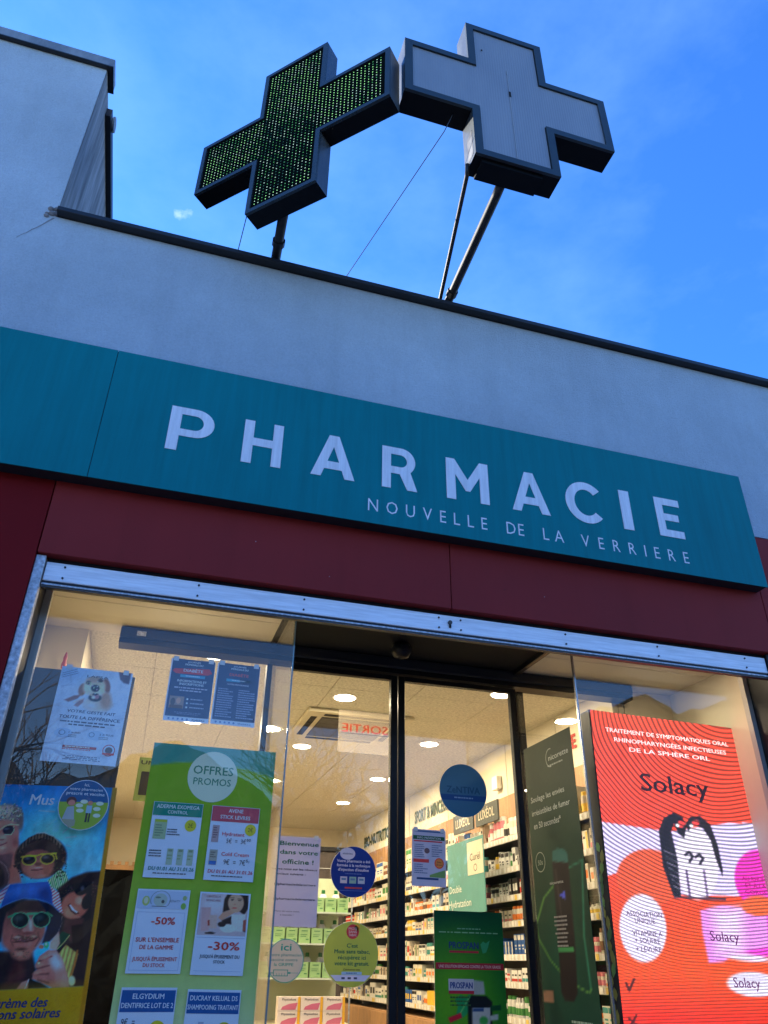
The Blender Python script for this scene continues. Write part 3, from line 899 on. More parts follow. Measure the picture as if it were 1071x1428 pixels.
# ------------------------------------------------------------------ downlights, air conditioner
M_disc = emit('lit downlight', (1.0, 0.86, 0.62), 6.5)
M_ring = mat('downlight ring', (0.8, 0.78, 0.74), 0.4)
def downlight(x, y, n, z=CEIL, power=LAMP_W):
    o = empty('downlight', (x, y, z), n, 'downlight', 'recessed ceiling downlights')
    MB().lathe([(0.090, -0.006), (0.090, 0.004)], 28, M_ring).build('trim_ring', o)
    MB().lathe([(0.074, -0.009), (0.074, -0.0065)], 28, M_disc).build('lit_disc', o)
    l = bpy.data.lights.new('downlight_lamp', 'AREA')
    l.shape = 'DISK'; l.size = 0.16; l.energy = power; l.color = LAMP_COL
    lo = bpy.data.objects.new('downlight_lamp', l)
    lo.location = (0, 0, -0.014); lo.parent = o
    col.objects.link(lo)
ordn = ['nearest', 'second nearest', 'third nearest', 'farthest']
for x, nm, ys in ((0.31, 'left', (1.06, 2.65, 4.2, 5.7)), (1.30, 'middle', (1.65, 3.16, 4.70, 6.20)), (2.33, 'right', (1.21, 2.71, 4.26, 5.70))):
    for k, y in enumerate(ys):
        downlight(x, y, 'round lit downlight, %s to the door in the %s ceiling row' % (ordn[k], nm))
downlight(0.66, 0.95, 'round lit downlight glaring beside the left door jamb')
downlight(0.05, 0.17, 'round downlight in the left display bay ceiling behind the shutter bar', 3.236, 0.9)
downlight(2.95, 0.17, 'round downlight in the right display bay ceiling behind the shutter bar', 3.236, 0.9)
ac = empty('air_conditioner', (1.52, 2.375, CEIL), 'square ceiling cassette air conditioner with dark grille left of the SORTIE notice', 'air conditioner')
box('cover', -0.42, 0.42, -0.42, 0.42, -0.032, -0.001, mat('cream plastic', (0.62, 0.56, 0.40), 0.5), ac, bevel=0.008)
gr = box('grille', -0.285, 0.285, -0.285, 0.285, -0.036, -0.0325, mat('grille grey', (0.05, 0.05, 0.05), 0.7), ac)
for k in range(16):
    y = -0.26 + k * 0.0333
    box('grille_bar', -0.28, 0.28, y, y + 0.009, -0.041, -0.0365, mat('grille bar', (0.22, 0.20, 0.18), 0.5), gr)
for s_ in (-1, 1):
    box('air_slot', -0.28, 0.28, s_ * 0.345 - 0.024, s_ * 0.345 + 0.024, -0.0345, -0.0325, M_gap, ac)
    box('air_slot', s_ * 0.345 - 0.024, s_ * 0.345 + 0.024, -0.28, 0.28, -0.0345, -0.0325, M_gap, ac)
wa = tag(MB().box(2.905, 2.955, 2.62, 2.72, 2.90, 3.01, M_white_pl).build('alarm_box', bevel=0.006), 'small white alarm box on the beige right wall', 'alarm')

# lettering on the right wall
M_green_letter = mat('dark green letter', (0.025, 0.065, 0.035), 0.5)
M_red_letter = mat('red letter', (0.42, 0.03, 0.025), 0.5)
def wall_text(s, y_far, y_near, z0, hcap, m, label):
    o = empty('wall_lettering', (2.9565, (y_far + y_near) / 2, z0), label, 'lettering')
    g, f = text_geo(s, 0.035)
    x0, x1 = g[:, 0].min(), g[:, 0].max()
    cur = 0
    k = (y_far - y_near) / (x1 - x0)
    b = MB().add([(-0.004, (y_far - y_near) / 2 - (p[0] - x0) * k, p[1] * hcap / CAP) for p in g], f, m)
    b.build('letters', o, kind='stuff')
    return o
wall_text('SPORT & MINCEUR', 4.90, 3.86, 2.935, 0.12, M_green_letter, 'dark green wall lettering reading SPORT & MINCEUR')
wall_text('BIO-NUTRITION', 6.95, 5.70, 2.92, 0.12, M_green_letter, 'dark green wall lettering beginning BIO-N')
wall_text('E', 1.40, 1.335, 2.965, 0.095, M_red_letter, 'red capital E beside the tall green poster')
# tiny red ornament high on the left bay wall
ro = MB().lathe([(0.022, 0), (0.026, 0.05), (0.016, 0.09), (0.020, 0.12), (0.010, 0.17), (0.003, 0.19)], 10, mat('red glaze', (0.40, 0.06, 0.05), 0.4), (0, 0, 0)).build('red_ornament', loc=(-0.513, 0.78, 2.975), smooth=True, label='small red ornament above the dark panel at the far left', cat='ornament')

ro.scale = (0.55, 0.55, 0.5)

# ------------------------------------------------------------------ shelving on the right wall
SHELF_Z = [2.40, 2.20, 2.02, 1.86, 1.66, 1.50, 1.30]
XF = 2.60
sv = empty('wall_shelving', (0, 0, 0), 'dark wall shelving full of products along the right wall', 'shelving')
box('back_panel', 2.935, 2.955, 0.84, 7.45, 1.24, 2.47, M_wood_dark, sv)
for k in range(11):
    y = 0.92 + k * 0.594
    box('wood_panel', 2.93, 2.955, y, y + 0.588, 2.475, 2.82, M_wood, sv)
for z in SHELF_Z:
    s_ = box('shelf', XF + 0.012, 2.934, 0.62, 7.44, z - 0.022, z, M_metal_shelf, sv)
    box('price_rail', XF, XF + 0.0115, 0.62, 7.44, z - 0.030, z + 0.008, mat('price rail', (0.60, 0.56, 0.48), 0.5), s_)
tags_ = MB()
q = random.Random(11)
for z in SHELF_Z:
    y = 0.64
    while y < 7.4:
        w = q.uniform(0.02, 0.035)
        tags_.box(XF - 0.0025, XF - 0.0005, y, y + w, z - 0.027, z + 0.004, M_white_pl if q.random() < 0.8 else mat('tag yellow', (0.7, 0.5, 0.1), 0.5))
        y += w + q.uniform(0.012, 0.05)
tags_.build('price_tags', sv, kind='stuff')
for y in (0.63, 1.46, 3.26, 4.46, 5.66, 6.86):
    u_ = box('upright', 2.61, 2.93, y - 0.012, y - 0.002, 1.24, 2.46, mat('upright metal', (0.16, 0.155, 0.15), 0.45, 0.3), sv)
base = empty('base_cabinet', (0, 0, 0), 'orange oak drawer cabinet under the wall shelving', 'cabinet')
box('carcass', 2.56, 2.955, 0.85, 7.44, 0.02, 1.215, M_wood, base)
for k in range(14):
    y = 0.94 + k * 0.464
    for z0, z1 in ((0.98, 1.205), (0.62, 0.975)):
        box('drawer_front', 2.540, 2.5595, y, y + 0.458, z0, z1, M_wood, base)
# rear furniture
rc = empty('rear_cabinet', (0.3, 7.6, 0), 'black cabinet against the back wall under a wooden trim', 'cabinet')
box('carcass', -0.72, 1.3, -0.1, 0.28, 0.02, 2.58, mat('matt black laminate', (0.004, 0.004, 0.005), 0.95, spec=0.0), rc)
box('trim', -0.72, 1.3, -0.12, 0.28, 2.585, 2.64, M_wood, rc)
for k in range(22):
    box('trim_block', -0.70 + k * 0.09, -0.655 + k * 0.09, -0.115, 0.0, 2.642, 2.68, M_wood, rc)
dc = empty('dark_column', (2.02, 5.0, 0), 'dark display column seen left of the blue round sticker', 'column')
box('body', -0.17, 0.17, -0.05, 0.12, 0.02, 2.62, mat('dark brown laminate', (0.035, 0.025, 0.022), 0.5, var=0.4, vscale=20), dc, bevel=0.01)
box('cap', -0.19, 0.19, -0.07, 0.14, 2.621, 2.66, M_black, dc)
for k in range(6):
    box('shelf_unit_glint', -0.12, 0.12, -0.056, -0.051, 1.8 + k * 0.13, 1.806 + k * 0.13, M_galv2, dc)

# ------------------------------------------------------------------ products
PAL = [('cream', (0.66, 0.60, 0.48)), ('white', (0.74, 0.72, 0.66)), ('pale beige', (0.60, 0.50, 0.38)), ('ivory', (0.70, 0.66, 0.55))]
ACC = [('blue', S(40, 90, 160)), ('green', S(60, 130, 60)), ('red', S(190, 50, 40)), ('orange', S(225, 120, 40)), ('brown', S(120, 80, 50)), ('pink', S(215, 120, 130)), ('black', S(40, 36, 36)), ('yellow', S(225, 185, 60)), ('teal', S(60, 140, 135))]
def cmat(nm, c): return mat('pack ' + nm, c, 0.5)
CART = {}
def carton(w, h, d, base, acc, style):
    key = (round(w, 3), round(h, 3), base, acc, style)
    if key not in CART:
        mb, ma = cmat(base, dict(PAL + ACC)[base]), cmat(acc, dict(PAL + ACC)[acc])
        b = MB().box(0, d, -w / 2, w / 2, 0, h, mb)
        e = -0.0008
        def pr(y0, y1, z0, z1, m): b.quad((e, y1, z0), (e, y0, z0), (e, y0, z1), (e, y1, z1), m)
        if style == 0: pr(-w * 0.46, w * 0.46, h * 0.12, h * 0.34, ma); pr(-w * 0.3, w * 0.3, h * 0.55, h * 0.68, cmat('black', dict(ACC)['black']))
        elif style == 1: pr(-w * 0.46, w * 0.46, h * 0.72, h * 0.95, ma); pr(-w * 0.32, w * 0.32, h * 0.42, h * 0.5, ma); pr(-w * 0.32, w * 0.2, h * 0.28, h * 0.34, ma)
        elif style == 2: pr(-w * 0.46, -w * 0.12, h * 0.06, h * 0.94, ma); pr(0, w * 0.36, h * 0.6, h * 0.72, cmat('black', dict(ACC)['black']))
        else: pr(-w * 0.34, w * 0.34, h * 0.30, h * 0.70, ma)
        # side print
        b.quad((d * 0.15, -w / 2 - 0.0008, h * 0.2), (d * 0.85, -w / 2 - 0.0008, h * 0.2), (d * 0.85, -w / 2 - 0.0008, h * 0.36), (d * 0.15, -w / 2 - 0.0008, h * 0.36), ma)
        CART[key] = b.mesh('carton')
    return CART[key]
BOT = {}
def bottle(r, h, base, acc, style):
    key = (round(r, 3), round(h, 3), base, acc, style)
    if key not in BOT:
        mb, ma = cmat(base, dict(PAL + ACC)[base]), cmat(acc, dict(PAL + ACC)[acc])
        if style == 0: prof = [(r * 0.94, 0), (r, h * 0.03), (r, h * 0.66), (r * 0.8, h * 0.75), (r * 0.42, h * 0.79), (r * 0.42, h * 0.80)]
        elif style == 1: prof = [(r * 0.8, 0), (r * 0.85, h * 0.02), (r, h * 0.5), (r, h * 0.8), (r * 0.9, h * 0.82)]
        else: prof = [(r * 0.96, 0), (r, h * 0.04), (r, h * 0.7), (r * 0.96, h * 0.72)]
        body = MB().lathe(prof, 12, mb)
        lab = MB().lathe([(r * 1.012, h * 0.16), (r * 1.012, h * 0.50)], 12, ma)
        k = 0.46 if style == 0 else 0.8 if style == 1 else 1.02
        z0 = prof[-1][1]
        cap = MB().lathe([(r * k, z0 + 0.0005), (r * k, h * 0.98), (r * k * 0.8, h)], 12, ma if style else mb)
        BOT[key] = (body.mesh('bottle'), lab.mesh('label_band'), cap.mesh('cap'))
    return BOT[key]
ONES = ['', 'first', 'second', 'third', 'fourth', 'fifth', 'sixth', 'seventh', 'eighth', 'ninth', 'tenth', 'eleventh', 'twelfth', 'thirteenth', 'fourteenth', 'fifteenth', 'sixteenth', 'seventeenth', 'eighteenth', 'nineteenth']
ORD = [ONES[i] if i < 20 else ('twentieth' if i == 20 else 'thirtieth' if i == 30 else ('twenty-' if i < 30 else 'thirty-') + ONES[i % 10]) for i in range(1, 40)]
ROW = ['top', 'second', 'third', 'fourth', 'fifth', 'sixth', 'bottom']
SECT = [(0.66, 1.30, range(7), 'right of the tall green poster', (0.045, 0.075)),
        (1.50, 2.26, range(7), 'just left of the right door jamb', (0.036, 0.062)),
        (2.28, 3.22, range(3), 'beside the teal hanging card', (0.05, 0.08)),
        (3.30, 4.40, range(7), 'just right of the door mullion', (0.05, 0.085)),
        (4.70, 6.55, range(7), 'left of the door mullion', (0.075, 0.12))]
q = random.Random(21)
for si, (ya, yb, rows, where, (wa_, wb_)) in enumerate(SECT):
    for r in rows:
        y = yb
        cnt = 0
        kind_run = None; run = 0
        hmax = ((SHELF_Z[r - 1] - 0.05) if r else 2.60) - SHELF_Z[r]
        while True:
            if run <= 0:
                run = q.randint(1, 3)
                st = q.randint(0, 3)
                is_b = q.random() < (0.45 if si in (1, 2) else 0.30)
                w = q.uniform(wa_, wb_)
                h = hmax * q.uniform(0.50, 0.92)
                base_c = q.choice([p[0] for p in PAL]); acc_c = q.choice([p[0] for p in ACC])
                # known rows of the near section: pink bottles on top, dark blue cartons, red and white, green soap bottles
                if si == 1 and r == 0: is_b, base_c, acc_c = True, q.choice(['pink', 'pink', 'cream', 'yellow']), q.choice(['black', 'pink', 'white'])
                if si == 1 and r == 1 and q.random() < 0.5: base_c, acc_c = 'white', 'black'
                if si == 1 and r == 2 and q.random() < 0.6: base_c, acc_c = 'black', 'white'
                if si == 1 and r == 4: is_b, base_c, acc_c = False, 'blue', 'white'
                if si == 1 and r == 5: is_b, base_c, acc_c = False, 'white', q.choice(['red', 'red', 'teal'])
                if si == 1 and r == 6: is_b, base_c, acc_c = True, 'white', 'green'
                if si == 3 and r == 6 and not is_b: base_c = q.choice(['cream', 'yellow', 'blue', 'red', 'white'])
                run_w = w
                bst = q.randint(0, 2)
            run -= 1
            w = run_w
            if is_b: w = min(w, 0.062)
            if y - w < ya: break
            hh = h * q.uniform(0.97, 1.0)
            xo = XF + 0.02 + q.uniform(0, 0.012)
            if cnt >= len(ORD): break
            loc = (xo, y - w / 2, SHELF_Z[r] + 0.001)
            desc = '%s in the %s shelf row %s' % (ORD[cnt], ROW[r], where)
            if is_b:
                bm_, lm_, cm_ = bottle(round((w - 0.006) / 2, 3), round(h, 3), base_c, acc_c, bst)
                o = bpy.data.objects.new('bottle', bm_)
                o.location = (xo + w / 2, y - w / 2, SHELF_Z[r] + 0.001)
                col.objects.link(o)
                for mm, nn in ((lm_, 'label_band'), (cm_, 'cap')):
                    ch = bpy.data.objects.new(nn, mm); ch.parent = o; col.objects.link(ch)
                tag(o, '%s bottle, %s' % (base_c, desc), 'bottle', 'bottles on the wall shelves')
            else:
                o = bpy.data.objects.new('carton', carton(w - 0.005, h, 0.10, base_c, acc_c, st))
                o.location = loc
                o.rotation_euler.z = q.uniform(-0.05, 0.05)
                col.objects.link(o)
                tag(o, '%s carton, %s' % (base_c, desc), 'carton', 'cartons on the wall shelves')
            y -= w + q.uniform(0.001, 0.006)
            cnt += 1

# ------------------------------------------------------------------ free-standing display with green boxes
gd = empty('display_stand', (1.17, 2.1, 0), 'cream display stand of glass shelves with green boxes behind the left door leaf', 'display stand')
M_stand = mat('cream laminate', (0.62, 0.55, 0.42), 0.5)
box('base', -0.30, 0.30, -0.20, 0.20, 0.02, 1.28, M_stand, gd)
box('back', -0.30, 0.30, 0.18, 0.20, 1.2805, 2.12, mat('pale green back', (0.52, 0.58, 0.40), 0.5), gd)
GS = [1.52, 1.71, 1.89]
for z in GS:
    box('glass_shelf', -0.30, 0.30, -0.20, 0.178, z - 0.010, z, mat('glass shelf', (0.55, 0.62, 0.52), 0.15), gd)
for x in (-0.30, 0.292):
    box('side_post', x, x + 0.008, -0.20, -0.19, 1.2805, 2.12, M_galv2, gd)
M_gbox = mat('green box', S(150, 185, 125), 0.5)
M_gtext = mat('green box print', S(60, 120, 70), 0.5)
gbm = MB().box(-0.036, 0.036, 0, 0.06, 0, 0.085, M_gbox)
for z0, z1, a, b in ((0.066, 0.071, -0.02, 0.02), (0.046, 0.049, -0.026, 0.018), (0.036, 0.039, -0.026, 0.012), (0.018, 0.024, 0.010, 0.028)):
    gbm.quad((a, -0.0008, z0), (b, -0.0008, z0), (b, -0.0008, z1), (a, -0.0008, z1), M_gtext)
gbm = gbm.mesh('green_box')
wbody = MB().lathe([(0.028, 0), (0.030, 0.005), (0.030, 0.085), (0.020, 0.108), (0.012, 0.114)], 14, M_white_pl).mesh('white_bottle')
wcap = MB().lathe([(0.013, 0.1145), (0.013, 0.135), (0.010, 0.139)], 12, mat('green cap', S(30, 110, 50), 0.4)).mesh('cap')
for r, z in enumerate(GS):
    rown = ['lowest', 'middle', 'upper'][r]
    for k in range(7):
        x = -0.255 + k * 0.083
        o = bpy.data.objects.new('green_box', gbm); o.location = (1.17 + x, 2.1 - 0.16, z + 0.001); col.objects.link(o)
        tag(o, 'pale green box, %s from left on the %s glass shelf' % (ORD[k], rown), 'box', 'green boxes on the display stand')
    for k in range(6):
        x = -0.22 + k * 0.088
        o = bpy.data.objects.new('white_bottle', wbody); o.location = (1.17 + x, 2.1 - 0.045, z + 0.001); col.objects.link(o)
        ch = bpy.data.objects.new('cap', wcap); ch.parent = o; col.objects.link(ch)
        tag(o, 'white bottle with green cap, %s from left on the %s glass shelf' % (ORD[k], rown), 'bottle', 'white bottles on the display stand')
# pink and yellow boxes stacked in front of the stand
M_pbox = mat('pale pink box', S(240, 225, 215), 0.5); M_pink = mat('pink swoosh', S(215, 110, 140), 0.5); M_yel = mat('yellow edge', S(240, 180, 40), 0.5)
pb = MB().box(-0.068, 0.068, 0, 0.07, 0, 0.072, M_pbox)
e = -0.0008
pb.add([(-0.05, e, 0.006), (0.04, e, 0.006), (0.052, e, 0.042), (0.0, e, 0.036), (-0.04, e, 0.022)], [(0, 1, 2, 3, 4)], M_pink)
pb.quad((0.052, e * 2, 0), (0.068, e * 2, 0), (0.068, e * 2, 0.072), (0.052, e * 2, 0.072), M_yel)
g_, f_ = text_geo('Physiodose', 0.015)
kx = 0.085 / np.ptp(g_[:, 0])
pb.add([(-0.045 + (p[0] - g_[:, 0].min()) * kx, e * 1.5, 0.053 + p[1] * 0.016) for p in g_], f_, mat('pack print', S(60, 40, 50), 0.5))
pb = pb.mesh('pink_box')
tb = empty('box_table', (1.2, 1.83, 0), 'low cream table carrying six pink and yellow boxes', 'table')
box('table_top', -0.26, 0.26, -0.08, 0.07, 1.262, 1.278, M_stand, tb)
for sx in (-0.24, 0.22):
    for sy in (-0.07, 0.05):
        box('leg', sx, sx + 0.02, sy, sy + 0.02, 0.02, 1.2615, M_stand, tb)
for i in range(2):
    for k in range(3):
        o = bpy.data.objects.new('pink_box', pb); o.location = (1.2 - 0.139 + k * 0.139, 1.78, 1.2785 + i * 0.0735); col.objects.link(o)
        tag(o, 'pink and yellow box, %s of the %s row by the left door leaf' % (['left', 'middle', 'right'][k], ['lower', 'upper'][i]), 'box', 'pink and yellow stacked boxes')

# LUXEOL boards and hanging card inside
def side_sheet(sh_, name, x, y_far, z0, label, cat, paper, **k):
    return sh_.build(name, (x, y_far - sh_.w / 2, z0), label, cat, paper, rotz=R(-90), **k)
for k, yf in enumerate((2.88, 2.40)):
    s = Sheet(0.42, 0.145)
    s.txt('LUXÉOL', 0.5, 0.72, 0.46, (205, 195, 170), 0.01, w=0.72)
    side_sheet(s, 'shelf_board', 2.60, yf, 2.545, ('farther' if k == 0 else 'nearer') + ' dark grey LUXÉOL board above the top shelf', 'board', mat('board grey', S(70, 74, 70), 0.6), thick=0.015)
s = Sheet(0.70, 0.49)
s.rect(0.58, 0.05, 0.99, 0.50, (215, 205, 180), 1)
s.txt('Curél', 0.785, 0.31, 0.10, (60, 55, 50), 0.0, w=0.27)
s.ring(0.785, 0.41, 0.045, 0.05, 0.75, (90, 85, 75), 2)
s.txt('Double', 0.05, 0.70, 0.10, (215, 225, 215), 0.01, al='L', w=0.34)
s.txt('Hydratation', 0.02, 0.90, 0.10, (215, 225, 215), 0.01, al='L', w=0.62)
side_sheet(s, 'hanging_card', 2.40, 2.53, 1.92, 'teal hanging card reading Curél Double Hydratation inside the shop', 'card', mat('teal card', S(88, 148, 142), 0.6, var=0.1), thick=0.006)

# ------------------------------------------------------------------ posters on the left window
TAPE = mat('clear tape', (0.62, 0.63, 0.62), 0.25)
PAPER = mat('poster paper', (0.90, 0.90, 0.90), 0.5, var=0.04, vscale=5, spec=0.4)
def zc(org, sc, pts): return [((x - org[0]) * sc, (y - org[1]) * sc) for x, y in pts]
YG = 0.012
NAVY = (28, 44, 96); INK = (40, 52, 78)

# dog adoption poster
s = Sheet(0.309, 0.418, True)
A = Art(90, 122, zc((0, 820), 2.6775, [(85, 929), (186, 938), (160, 1068), (57, 1061)]), (140, 180, 246))
A.fr((75 - 0) * 2.6775, (925 - 820) * 2.6775, 9.313 / 2.6775)
A.ell(300, 150, 300, 120, (96, 150, 232), soft=160, alpha=0.7); A.ell(560, 330, 330, 260, (150, 190, 250), soft=200, alpha=0.6)
for k in range(3): A.line([(92, 135 + k * 26), (290 + k * 8, 78 + k * 26)], 7, (44, 66, 120), soft=6, alpha=0.85)
for k in range(3): A.line([(80, 330 - k * 14), (210 + k * 30, 255 + k * 18)], 5, (96, 130, 190), soft=8, alpha=0.5)
A.line([(205, 180), (215, 290)], 5, (96, 130, 190), soft=8, alpha=0.5)
A.poly([(838, 90), (1010, 112), (975, 268), (905, 252), (858, 205)], (70, 70, 104), 16)
A.poly([(120, 490), (250, 430), (340, 420), (300, 470), (180, 515)], (104, 92, 118), 14); A.poly([(250, 560), (330, 480), (385, 465), (370, 520), (300, 580)], (120, 104, 128), 16); A.line([(250, 520), (370, 470)], 16, (178, 176, 208), soft=14)
A.ell(560, 540, 170, 90, (158, 166, 182), soft=60); A.ell(670, 480, 70, 120, (138, 126, 128), soft=50)
A.ell(360, 350, 50, 85, (116, 94, 90), 18, soft=18); A.ell(680, 290, 46, 95, (104, 76, 74), -10, soft=16)
A.ell(525, 290, 140, 115, (158, 160, 164), soft=26); A.ell(510, 215, 90, 36, (134, 132, 140), soft=30); A.ell(430, 330, 60, 80, (186, 196, 206), soft=40); A.ell(610, 330, 48, 80, (176, 176, 178), soft=36)
A.ell(440, 258, 34, 26, (60, 58, 70), soft=16); A.ell(600, 226, 32, 26, (58, 56, 66), soft=16)
A.ell(525, 455, 84, 52, (26, 34, 56), soft=14); A.ell(525, 390, 92, 44, (172, 180, 194), soft=20); A.ell(545, 440, 36, 34, (134, 104, 140), soft=12); A.ell(505, 450, 26, 22, (180, 186, 210), soft=14); A.ell(530, 410, 40, 14, (30, 36, 54), soft=10)
A.ell(530, 330, 58, 48, (28, 40, 58), soft=12); A.ell(522, 306, 30, 10, (62, 80, 110), soft=10)
A.ell(470, 560, 90, 50, (150, 180, 230), soft=50, alpha=0.8); A.curls(520, 330, 130, 110, (190, 192, 200), 40, 5, 4)
A.fr(0, 0, 1)
A.mottle(0.10, 14)
A.grain(0.10, 2)
s.art = A
s.txt('LAPSA', 0.52, 0.095, 0.024, INK, 0.01, w=0.30)
s.txt('VOTRE GESTE FAIT', 0.53, 0.485, 0.030, NAVY, 0.012, w=0.66, slant=0.15)
s.txt('TOUTE LA DIFFÉRENCE.', 0.53, 0.550, 0.032, NAVY, 0.016, w=0.84, slant=0.15)
s.lines(0.13, 0.90, 0.575, 0.635, 2, (45, 62, 105), 'C', seed=2)
s.ell(0.22, 0.705, 0.12, 0.05, (120, 165, 238)); s.ell(0.66, 0.705, 0.12, 0.05, (125, 170, 240))
s.ring(0.20, 0.70, 0.045, 0.028, 0.75, (70, 110, 170), 3); s.ring(0.60, 0.70, 0.04, 0.026, 0.75, (70, 110, 170), 3)
s.txt('1 achat', 0.37, 0.700, 0.018, NAVY, 0.012, w=0.16); s.txt('2 X PLUS', 0.80, 0.700, 0.018, NAVY, 0.012, w=0.19)
s.lines(0.29, 0.45, 0.715, 0.75, 2, (80, 105, 150), seed=3); s.lines(0.70, 0.89, 0.715, 0.75, 2, (80, 105, 150), seed=4)
s.rect(0.25, 0.825, 0.70, 0.852, (120, 30, 48), 2)
s.lines(0.28, 0.67, 0.832, 0.850, 1, (190, 190, 225), seed=5)
s.lines(0.25, 0.66, 0.858, 0.875, 1, (150, 70, 90), seed=6)
s.ring(0.87, 0.845, 0.085, 0.060, 0.86, (130, 50, 66), 2); s.ell(0.87, 0.845, 0.05, 0.034, (60, 50, 70), 2)
s.rect(0.79, 0.872, 0.95, 0.892, (150, 40, 52), 3)
s.lines(0.2, 0.86, 0.925, 0.975, 3, (70, 95, 150), 'C', seed=7)
s.build('dog_poster', (-0.2755, YG, 2.326), 'white poster with a golden dog taped on the left window', 'poster', PAPER, roty=R(0.4), tape=True)

# two dark blue diabetes day sheets
def diab(first):
    s = Sheet(0.205, 0.295, True)
    s.rect(0.03, 0.0, 0.99, 0.925, (26, 52, 108), 1)
    s.txt('JOURNÉE', 0.52, 0.055, 0.022, (170, 195, 245), 0.01, w=0.30)
    s.txt('MONDIALE DU', 0.52, 0.10, 0.030, (175, 198, 245), 0.014, w=0.40, slant=0.1)
    if first: s.poly([(0.10, 0.165), (0.88, 0.13), (0.95, 0.20), (0.86, 0.235), (0.13, 0.245), (0.05, 0.20)], (140, 40, 58), 2)
    s.txt('DIABÈTE', 0.52, 0.205, 0.045, (190, 208, 246) if first else (160, 70, 90), 0.018, w=0.44)
    s.rect(0.24, 0.255, 0.80, 0.298, (40, 130, 200), 2)
    s.lines(0.28, 0.76, 0.268, 0.295, 1, (190, 215, 248), 'C', seed=1)
    if first:
        s.txt('INFORMATIONS ET', 0.52, 0.375, 0.036, (180, 200, 246), 0.016, w=0.66)
        s.txt('INSCRIPTIONS', 0.52, 0.425, 0.036, (180, 200, 246), 0.016, w=0.54)
        s.lines(0.14, 0.90, 0.46, 0.545, 2, (130, 155, 215), 'C', seed=2)
        s.rect(0.08, 0.61, 0.40, 0.80, (110, 110, 130), 2)
        s.ell(0.16, 0.70, 0.05, 0.06, (60, 62, 80), 3); s.ell(0.28, 0.68, 0.05, 0.05, (150, 135, 140), 3); s.rect(0.10, 0.75, 0.38, 0.80, (70, 60, 70), 3)
        for k in range(3):
            s.ell(0.47, 0.645 + k * 0.065, 0.022, 0.016, (165, 190, 245), 2)
            s.lines(0.54, 0.92, 0.635 + k * 0.065, 0.675 + k * 0.065, 1, (120, 148, 210), seed=8 + k)
        s.lines(0.14, 0.88, 0.855, 0.90, 2, (90, 115, 180), 'C', seed=9)
    else:
        s.txt('NOTRE PROGRAMME', 0.52, 0.355, 0.022, (150, 175, 235), 0.012, w=0.5)
        s.lines(0.08, 0.46, 0.42, 0.90, 13, (110, 138, 205), seed=31); s.lines(0.55, 0.95, 0.42, 0.90, 13, (110, 138, 205), seed=32)
        s.poly([(0.5, 0.0), (0.99, 0.0), (0.99, 0.925), (0.52, 0.925), (0.60, 0.5)], (22, 46, 98), 2)
    for k in range(5): s.ell(0.12 + k * 0.10, 0.962, 0.022, 0.015, (70, 110, 190), 2)
    s.txt('diabète', 0.76, 0.972, 0.020, (30, 60, 120), 0.012, w=0.30)
    return s
diab(True).build('diabetes_notice', (0.1475, YG, 2.544), 'dark blue diabetes day sheet with red ribbon, left of the pair', 'notice', PAPER, 'diabetes day notices', roty=R(-0.3), tape=True)
diab(False).build('diabetes_notice', (0.3600, YG, 2.546), 'dark blue diabetes day sheet with text columns, right of the pair', 'notice', PAPER, 'diabetes day notices', roty=R(0.5), tape=True)

# tall green OFFRES PROMOS poster
s = Sheet(0.55, 1.34, True)
A = Art(70, 150, [(216, 1034), (386, 1049), (352, 1428), (150, 1428)], (52, 126, 138), rect=(0, 0, 1, 0.784), grid=(0, 0, 1, 1))
hill = 1062 + 0.0016 * (A.X - 290) ** 2 + 0.09 * (A.X - 290)
A.blend((A.Y - hill) / 3, (92, 146, 36))
A.blend((A.Y - 1150) / 300, (118, 165, 96))
A.blend((A.Y - 1270) / 190, (150, 190, 176))
A.blend(np.clip((A.X - 330) / 80, 0, 1) * 0.30, (70, 132, 60))
A.grain(0.04, 3)
s.art = A
s.ell(0.499, 0.0965, 0.200, 0.0812, (158, 186, 200), 2, 44)
s.txt('OFFRES', 0.50, 0.090, 0.027, (42, 112, 104), 0.008, w=0.32)
s.txt('PROMOS', 0.50, 0.124, 0.022, (42, 112, 104), 0.004, w=0.30)
s.build('promo_poster', (0.301, 0.020, 1.103), 'tall green poster headed OFFRES PROMOS carrying six small price sheets', 'poster', PAPER)
